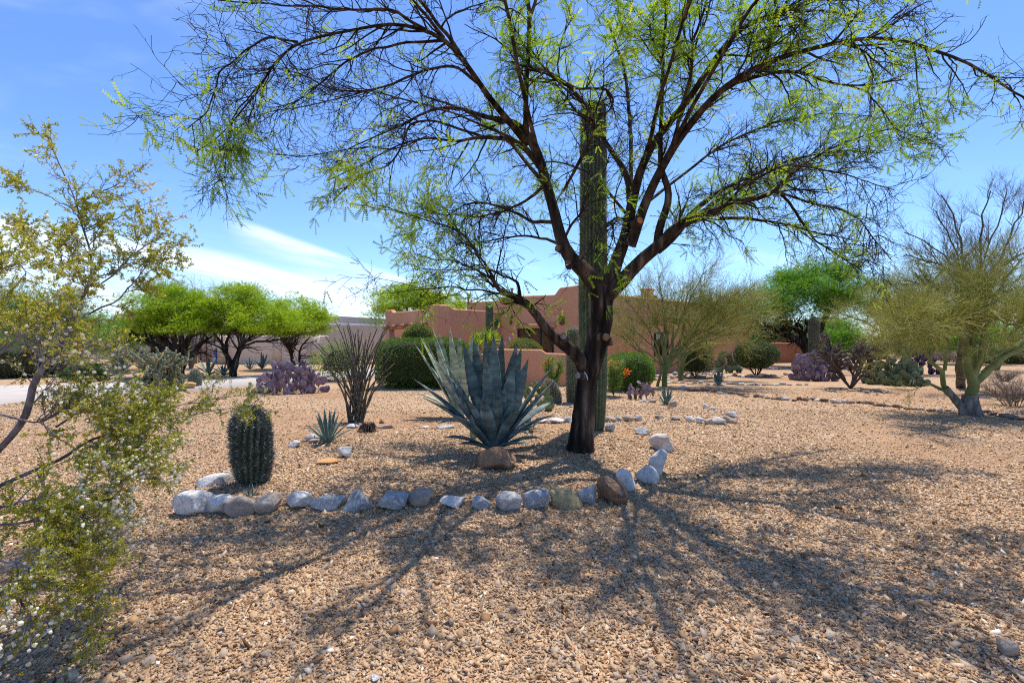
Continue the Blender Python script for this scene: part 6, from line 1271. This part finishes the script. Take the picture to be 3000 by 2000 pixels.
# pruned stubs
def stub(px, py, r, d, mat, Y, ln=.14):
    q = P(px, py, Y); d = Vector(d).normalized(); mb = MB(); a = q - d * ln; pts = [tuple(a), tuple(q)]; tubes(mb, pts, [r * 1.15, r], 16, ridge=None); o = mb.build('pruned_stub', M_bark, T)
    cb = MB(); tubes(cb, [tuple(q - d * .004), tuple(q + d * .004)], [r * .9, r * .86], 16, True); cb.build('cut_face', mat, o)
stub(1634, 727, .045, (-.6, -.75, .1), M_cut, Y0 - .32); stub(1664, 768, .04, (-.2, -.95, .2), M_cut, Y0 - .42); stub(1875, 645, .05, (.3, -.9, .25), pmat('fresh_cut', [(.4, .13, .04), (.55, .25, .1)], 20, 3, .8), Y0 - .35)
stub(1776, 987, .055, (.25, -.95, .0), M_cut, Y0 - .28); stub(1794, 1000, .05, (.9, -.4, .1), M_cut, Y0 - .1); stub(1692, 1100, .045, (-.5, -.85, .1), M_cutg, Y0 - .3); stub(1651, 985, .045, (-.2, -.95, .25), M_cutg, Y0 - .42)
mb = MB(); pts = resample([tuple(P(1712, 1090, Y0 - .30)), tuple(P(1719, 1098, Y0 - .33)), tuple(P(1721, 1112, Y0 - .32))], 8)[:, :3]; tubes(mb, pts, np.full(8, .006), 6, True); mb.build('wire_tie', pmat('blue_white_plastic', [(.5, .6, .75), (.6, .7, .8)], 3, 1, .4), T)

# ------------------------------------------------------------------ creosote bush in the left foreground
CS = [
 ([(-90, 1420, 34, 2.6), (20, 1290, 30, 2.6), (75, 1230, 34, 2.6), (98, 1200, 36, 2.6), (96, 1140, 32, 2.6), (96, 1110, 30, 2.6), (115, 1075, 34, 2.6), (145, 1048, 34, 2.6), (183, 1016, 26, 2.65), (205, 960, 16, 2.7), (232, 925, 14, 2.75), (234, 873, 13, 2.8), (259, 843, 12, 2.85), (283, 788, 11, 2.9), (264, 741, 10, 2.9), (249, 673, 9, 2.95), (222, 614, 8, 2.95), (223, 580, 7, 3), (191, 520, 6, 3), (162, 448, 5, 3), (148, 400, 4, 3)]),
 ([(223, 586, 5, 3), (265, 580, 5, 3.05), (300, 560, 4, 3.05), (345, 540, 3, 3.1), (375, 535, 2, 3.1)]),
 ([(222, 618, 5, 2.95), (190, 600, 4, 2.9), (150, 580, 3, 2.9), (100, 555, 3, 2.85), (50, 560, 2, 2.85)]),
 ([(249, 673, 5, 2.95), (300, 648, 5, 3), (335, 642, 4, 3.05), (370, 625, 3, 3.1), (400, 600, 3, 3.1), (430, 640, 2, 3.15)]),
 ([(283, 840, 6, 2.85), (330, 810, 6, 2.9), (380, 750, 6, 2.95), (435, 715, 4, 3), (490, 710, 3, 3.05), (540, 740, 2, 3.1)]),
 ([(280, 800, 5, 2.9), (240, 790, 4, 2.85), (200, 760, 4, 2.8), (120, 715, 3, 2.8), (45, 680, 2, 2.8)]),
 ([(259, 843, 5, 2.85), (210, 820, 4, 2.8), (175, 750, 3, 2.8), (140, 740, 3, 2.8)]),
 ([(240, 930, 8, 2.8), (290, 905, 8, 2.8), (340, 880, 7, 2.85), (370, 860, 6, 2.9), (400, 810, 5, 2.95), (450, 765, 3, 3), (475, 760, 2, 3)]),
 ([(183, 1016, 8, 2.65), (215, 1012, 7, 2.6), (255, 1008, 4, 2.6)]),
 ([(130, 1050, 7, 2.6), (120, 1010, 6, 2.55), (110, 960, 6, 2.5), (118, 930, 5, 2.5), (140, 900, 4, 2.5)]),
 ([(165, 960, 6, 2.6), (158, 930, 6, 2.6), (175, 905, 5, 2.6), (205, 890, 4, 2.6), (220, 860, 3, 2.6)]),
 ([(100, 1180, 7, 2.5), (150, 1120, 5, 2.5), (190, 1075, 4, 2.5), (240, 1030, 3, 2.5), (330, 1060, 2, 2.5)]),
 ([(-120, 1480, 26, 2.3), (0, 1421, 22, 2.4), (57, 1398, 20, 2.45), (115, 1368, 18, 2.5), (165, 1352, 17, 2.6), (214, 1326, 16, 2.7), (249, 1284, 14, 2.8), (318, 1274, 12, 2.9), (420, 1250, 9, 3.1), (500, 1226, 7, 3.3), (600, 1205, 5, 3.6), (690, 1195, 4, 3.9), (760, 1185, 3, 4.2)]),
 ([(249, 1284, 7, 2.8), (290, 1310, 6, 2.7), (308, 1325, 4, 2.65), (330, 1400, 3, 2.6)]),
 ([(-120, 1560, 22, 2.1), (0, 1536, 15, 2.2), (96, 1525, 13, 2.3), (165, 1521, 12, 2.35), (230, 1502, 11, 2.4), (268, 1479, 9, 2.5), (314, 1433, 7, 2.55), (364, 1398, 5, 2.6), (450, 1390, 3, 2.7)]),
 ([(-40, 1500, 12, 2.2), (60, 1470, 9, 2.25), (100, 1478, 8, 2.25), (130, 1510, 7, 2.25), (143, 1537, 5, 2.25)]),
 ([(-100, 1680, 16, 2.0), (0, 1725, 10, 2.05), (40, 1750, 9, 2.1), (75, 1785, 8, 2.1), (115, 1815, 4, 2.15)]),
 ([(-100, 1230, 16, 2.2), (0, 1210, 10, 2.3), (100, 1240, 8, 2.4), (210, 1200, 6, 2.6), (330, 1215, 5, 2.8), (430, 1210, 4, 3)]),
 ([(-100, 900, 12, 2.2), (-30, 830, 8, 2.2), (20, 780, 6, 2.2), (60, 770, 4, 2.2), (80, 830, 3, 2.2)]),
 ([(-100, 1100, 14, 2.2), (0, 1040, 10, 2.25), (60, 980, 7, 2.3), (100, 1000, 4, 2.3), (160, 990, 3, 2.35)]),
 ([(220, 1360, 10, 2.6), (330, 1390, 8, 2.7), (420, 1340, 6, 2.9), (470, 1330, 3, 3)]),
 ([(110, 1380, 9, 2.4), (130, 1440, 7, 2.35), (90, 1520, 6, 2.3), (200, 1600, 5, 2.3), (300, 1600, 3, 2.35)]),
 ([(96, 1525, 7, 2.3), (180, 1580, 6, 2.3), (280, 1590, 5, 2.35), (370, 1560, 3, 2.4)]),
 ([(-60, 1640, 9, 2.1), (60, 1650, 7, 2.1), (150, 1690, 6, 2.15), (240, 1730, 4, 2.2), (300, 1800, 3, 2.25)]),
 ([(420, 1250, 6, 3.1), (480, 1200, 5, 3.2), (560, 1180, 4, 3.4), (660, 1165, 3, 3.6)]),
 ([(165, 1250, 10, 2.6), (260, 1190, 8, 2.8), (360, 1180, 6, 3.0), (480, 1150, 4, 3.2)]),
]
CB = P(-420, 1000, 2.7); CB.z = 0
CT = thing('creosote_bush', (CB.x, CB.y, 0), 'large creosote bush with white seed puffs filling the left foreground', 'bush')
mb = MB(); cp = []; cr_ = []
for i, l in enumerate(CS):
    p, r = limb(l, 30, .008, i + 70); r = r * (.68 if r[0] > .012 else .85); cp.append(p); cr_.append(r)
    if l[0][0] < -20:
        p0 = p[0]; root = resample([(CB.x + (p0[0] - CB.x) * .1, CB.y, 0), ((CB.x + p0[0]) / 2, (CB.y + p0[1]) / 2, p0[2] * .5), tuple(p0)], 8)[:, :3]; tubes(mb, root, np.full(8, r[0]), 7)
    tubes(mb, p, r, 9)
mb.build('stems', M_creobark, CT)
cp = np.stack(cp); cr_ = np.stack(cr_); wt = np.ones(len(cp)); wt[0] = .75; wt[1:9] = .7; wt[12] = .6; wt[24] = .5; wt[17:20] = 2.4; wt[14:17] = 1.8; wt[20:24] = 1.7
c1, s1 = grow(cp, np.minimum(cr_, .005), 430, (.12, .36), (25, 65), .2, (0, 0, .04), 7, .7, .25, 1, rmin=.0016, wt=wt)
# the tall leader keeps its lower part bare
c2, s2 = grow(np.concatenate([c1]), s1, 3600, (.05, .16), (25, 70), .25, (0, 0, .03), 6, .7, .15, 1, rmin=.0009)
mb = MB(); tubes(mb, c1, s1, 5); tubes(mb, c2, s2, 3); mb.build('twigs', M_creobark, CT)
cv = []; cf = []
for s_ in (-1, 1):
    c_ = len(cv); cv += [(0, 0, 0), (.45, s_ * .18, .1), (1.0, s_ * .75, .0), (.3, s_ * .62, -.08)]; cf.append((c_, c_ + 1, c_ + 2, c_ + 3))
cv = np.array(cv); cf = np.array(cf)
allc = np.concatenate([c1[:, 1:7], c2]); lp, ld = along(allc, 62000, .05, 1.0)
cl = sn(lp, 77, 7, 3); k = rng.random(len(lp)) < np.clip(.7 + 1.6 * cl, .05, 1); lp, ld = lp[k], ld[k]; M = len(lp)
mb = MB(); scatter(mb, cv, cf, lp, nrm(ld + rng.normal(size=(M, 3)) * .6), rdir(M), rng.uniform(.009, .017, M) * (lp[:, 1] / 2.7) ** .3); mb.build('leaves', M_creo, CT, smooth=False)
pp_, pd_ = along(allc, 6500, .2, 1); k = rng.random(len(pp_)) < np.clip(.45 + 1.3 * sn(pp_, 31, 4, 2), .05, 1); pp_ = pp_[k] + rng.normal(0, .006, (k.sum(), 3)); M = len(pp_); v_, f_ = ico(2)
vv_ = v_ * (1 + .25 * np.random.default_rng(1).uniform(-1, 1, (len(v_), 1))); mb = MB(); scatter(mb, vv_, f_, pp_, rdir(M), rdir(M), rng.uniform(.0052, .0092, M)); o = mb.build('seed_puffs', M_puff, CT); o['kind'] = 'stuff'
yp, _ = along(allc, 1100, .2, 1); mb = MB(); blades(mb, np.repeat(yp, 4, 0), rdir(len(yp) * 4), .011, .0045); o = mb.build('flowers', M_yel, CT, smooth=False); o['kind'] = 'stuff'
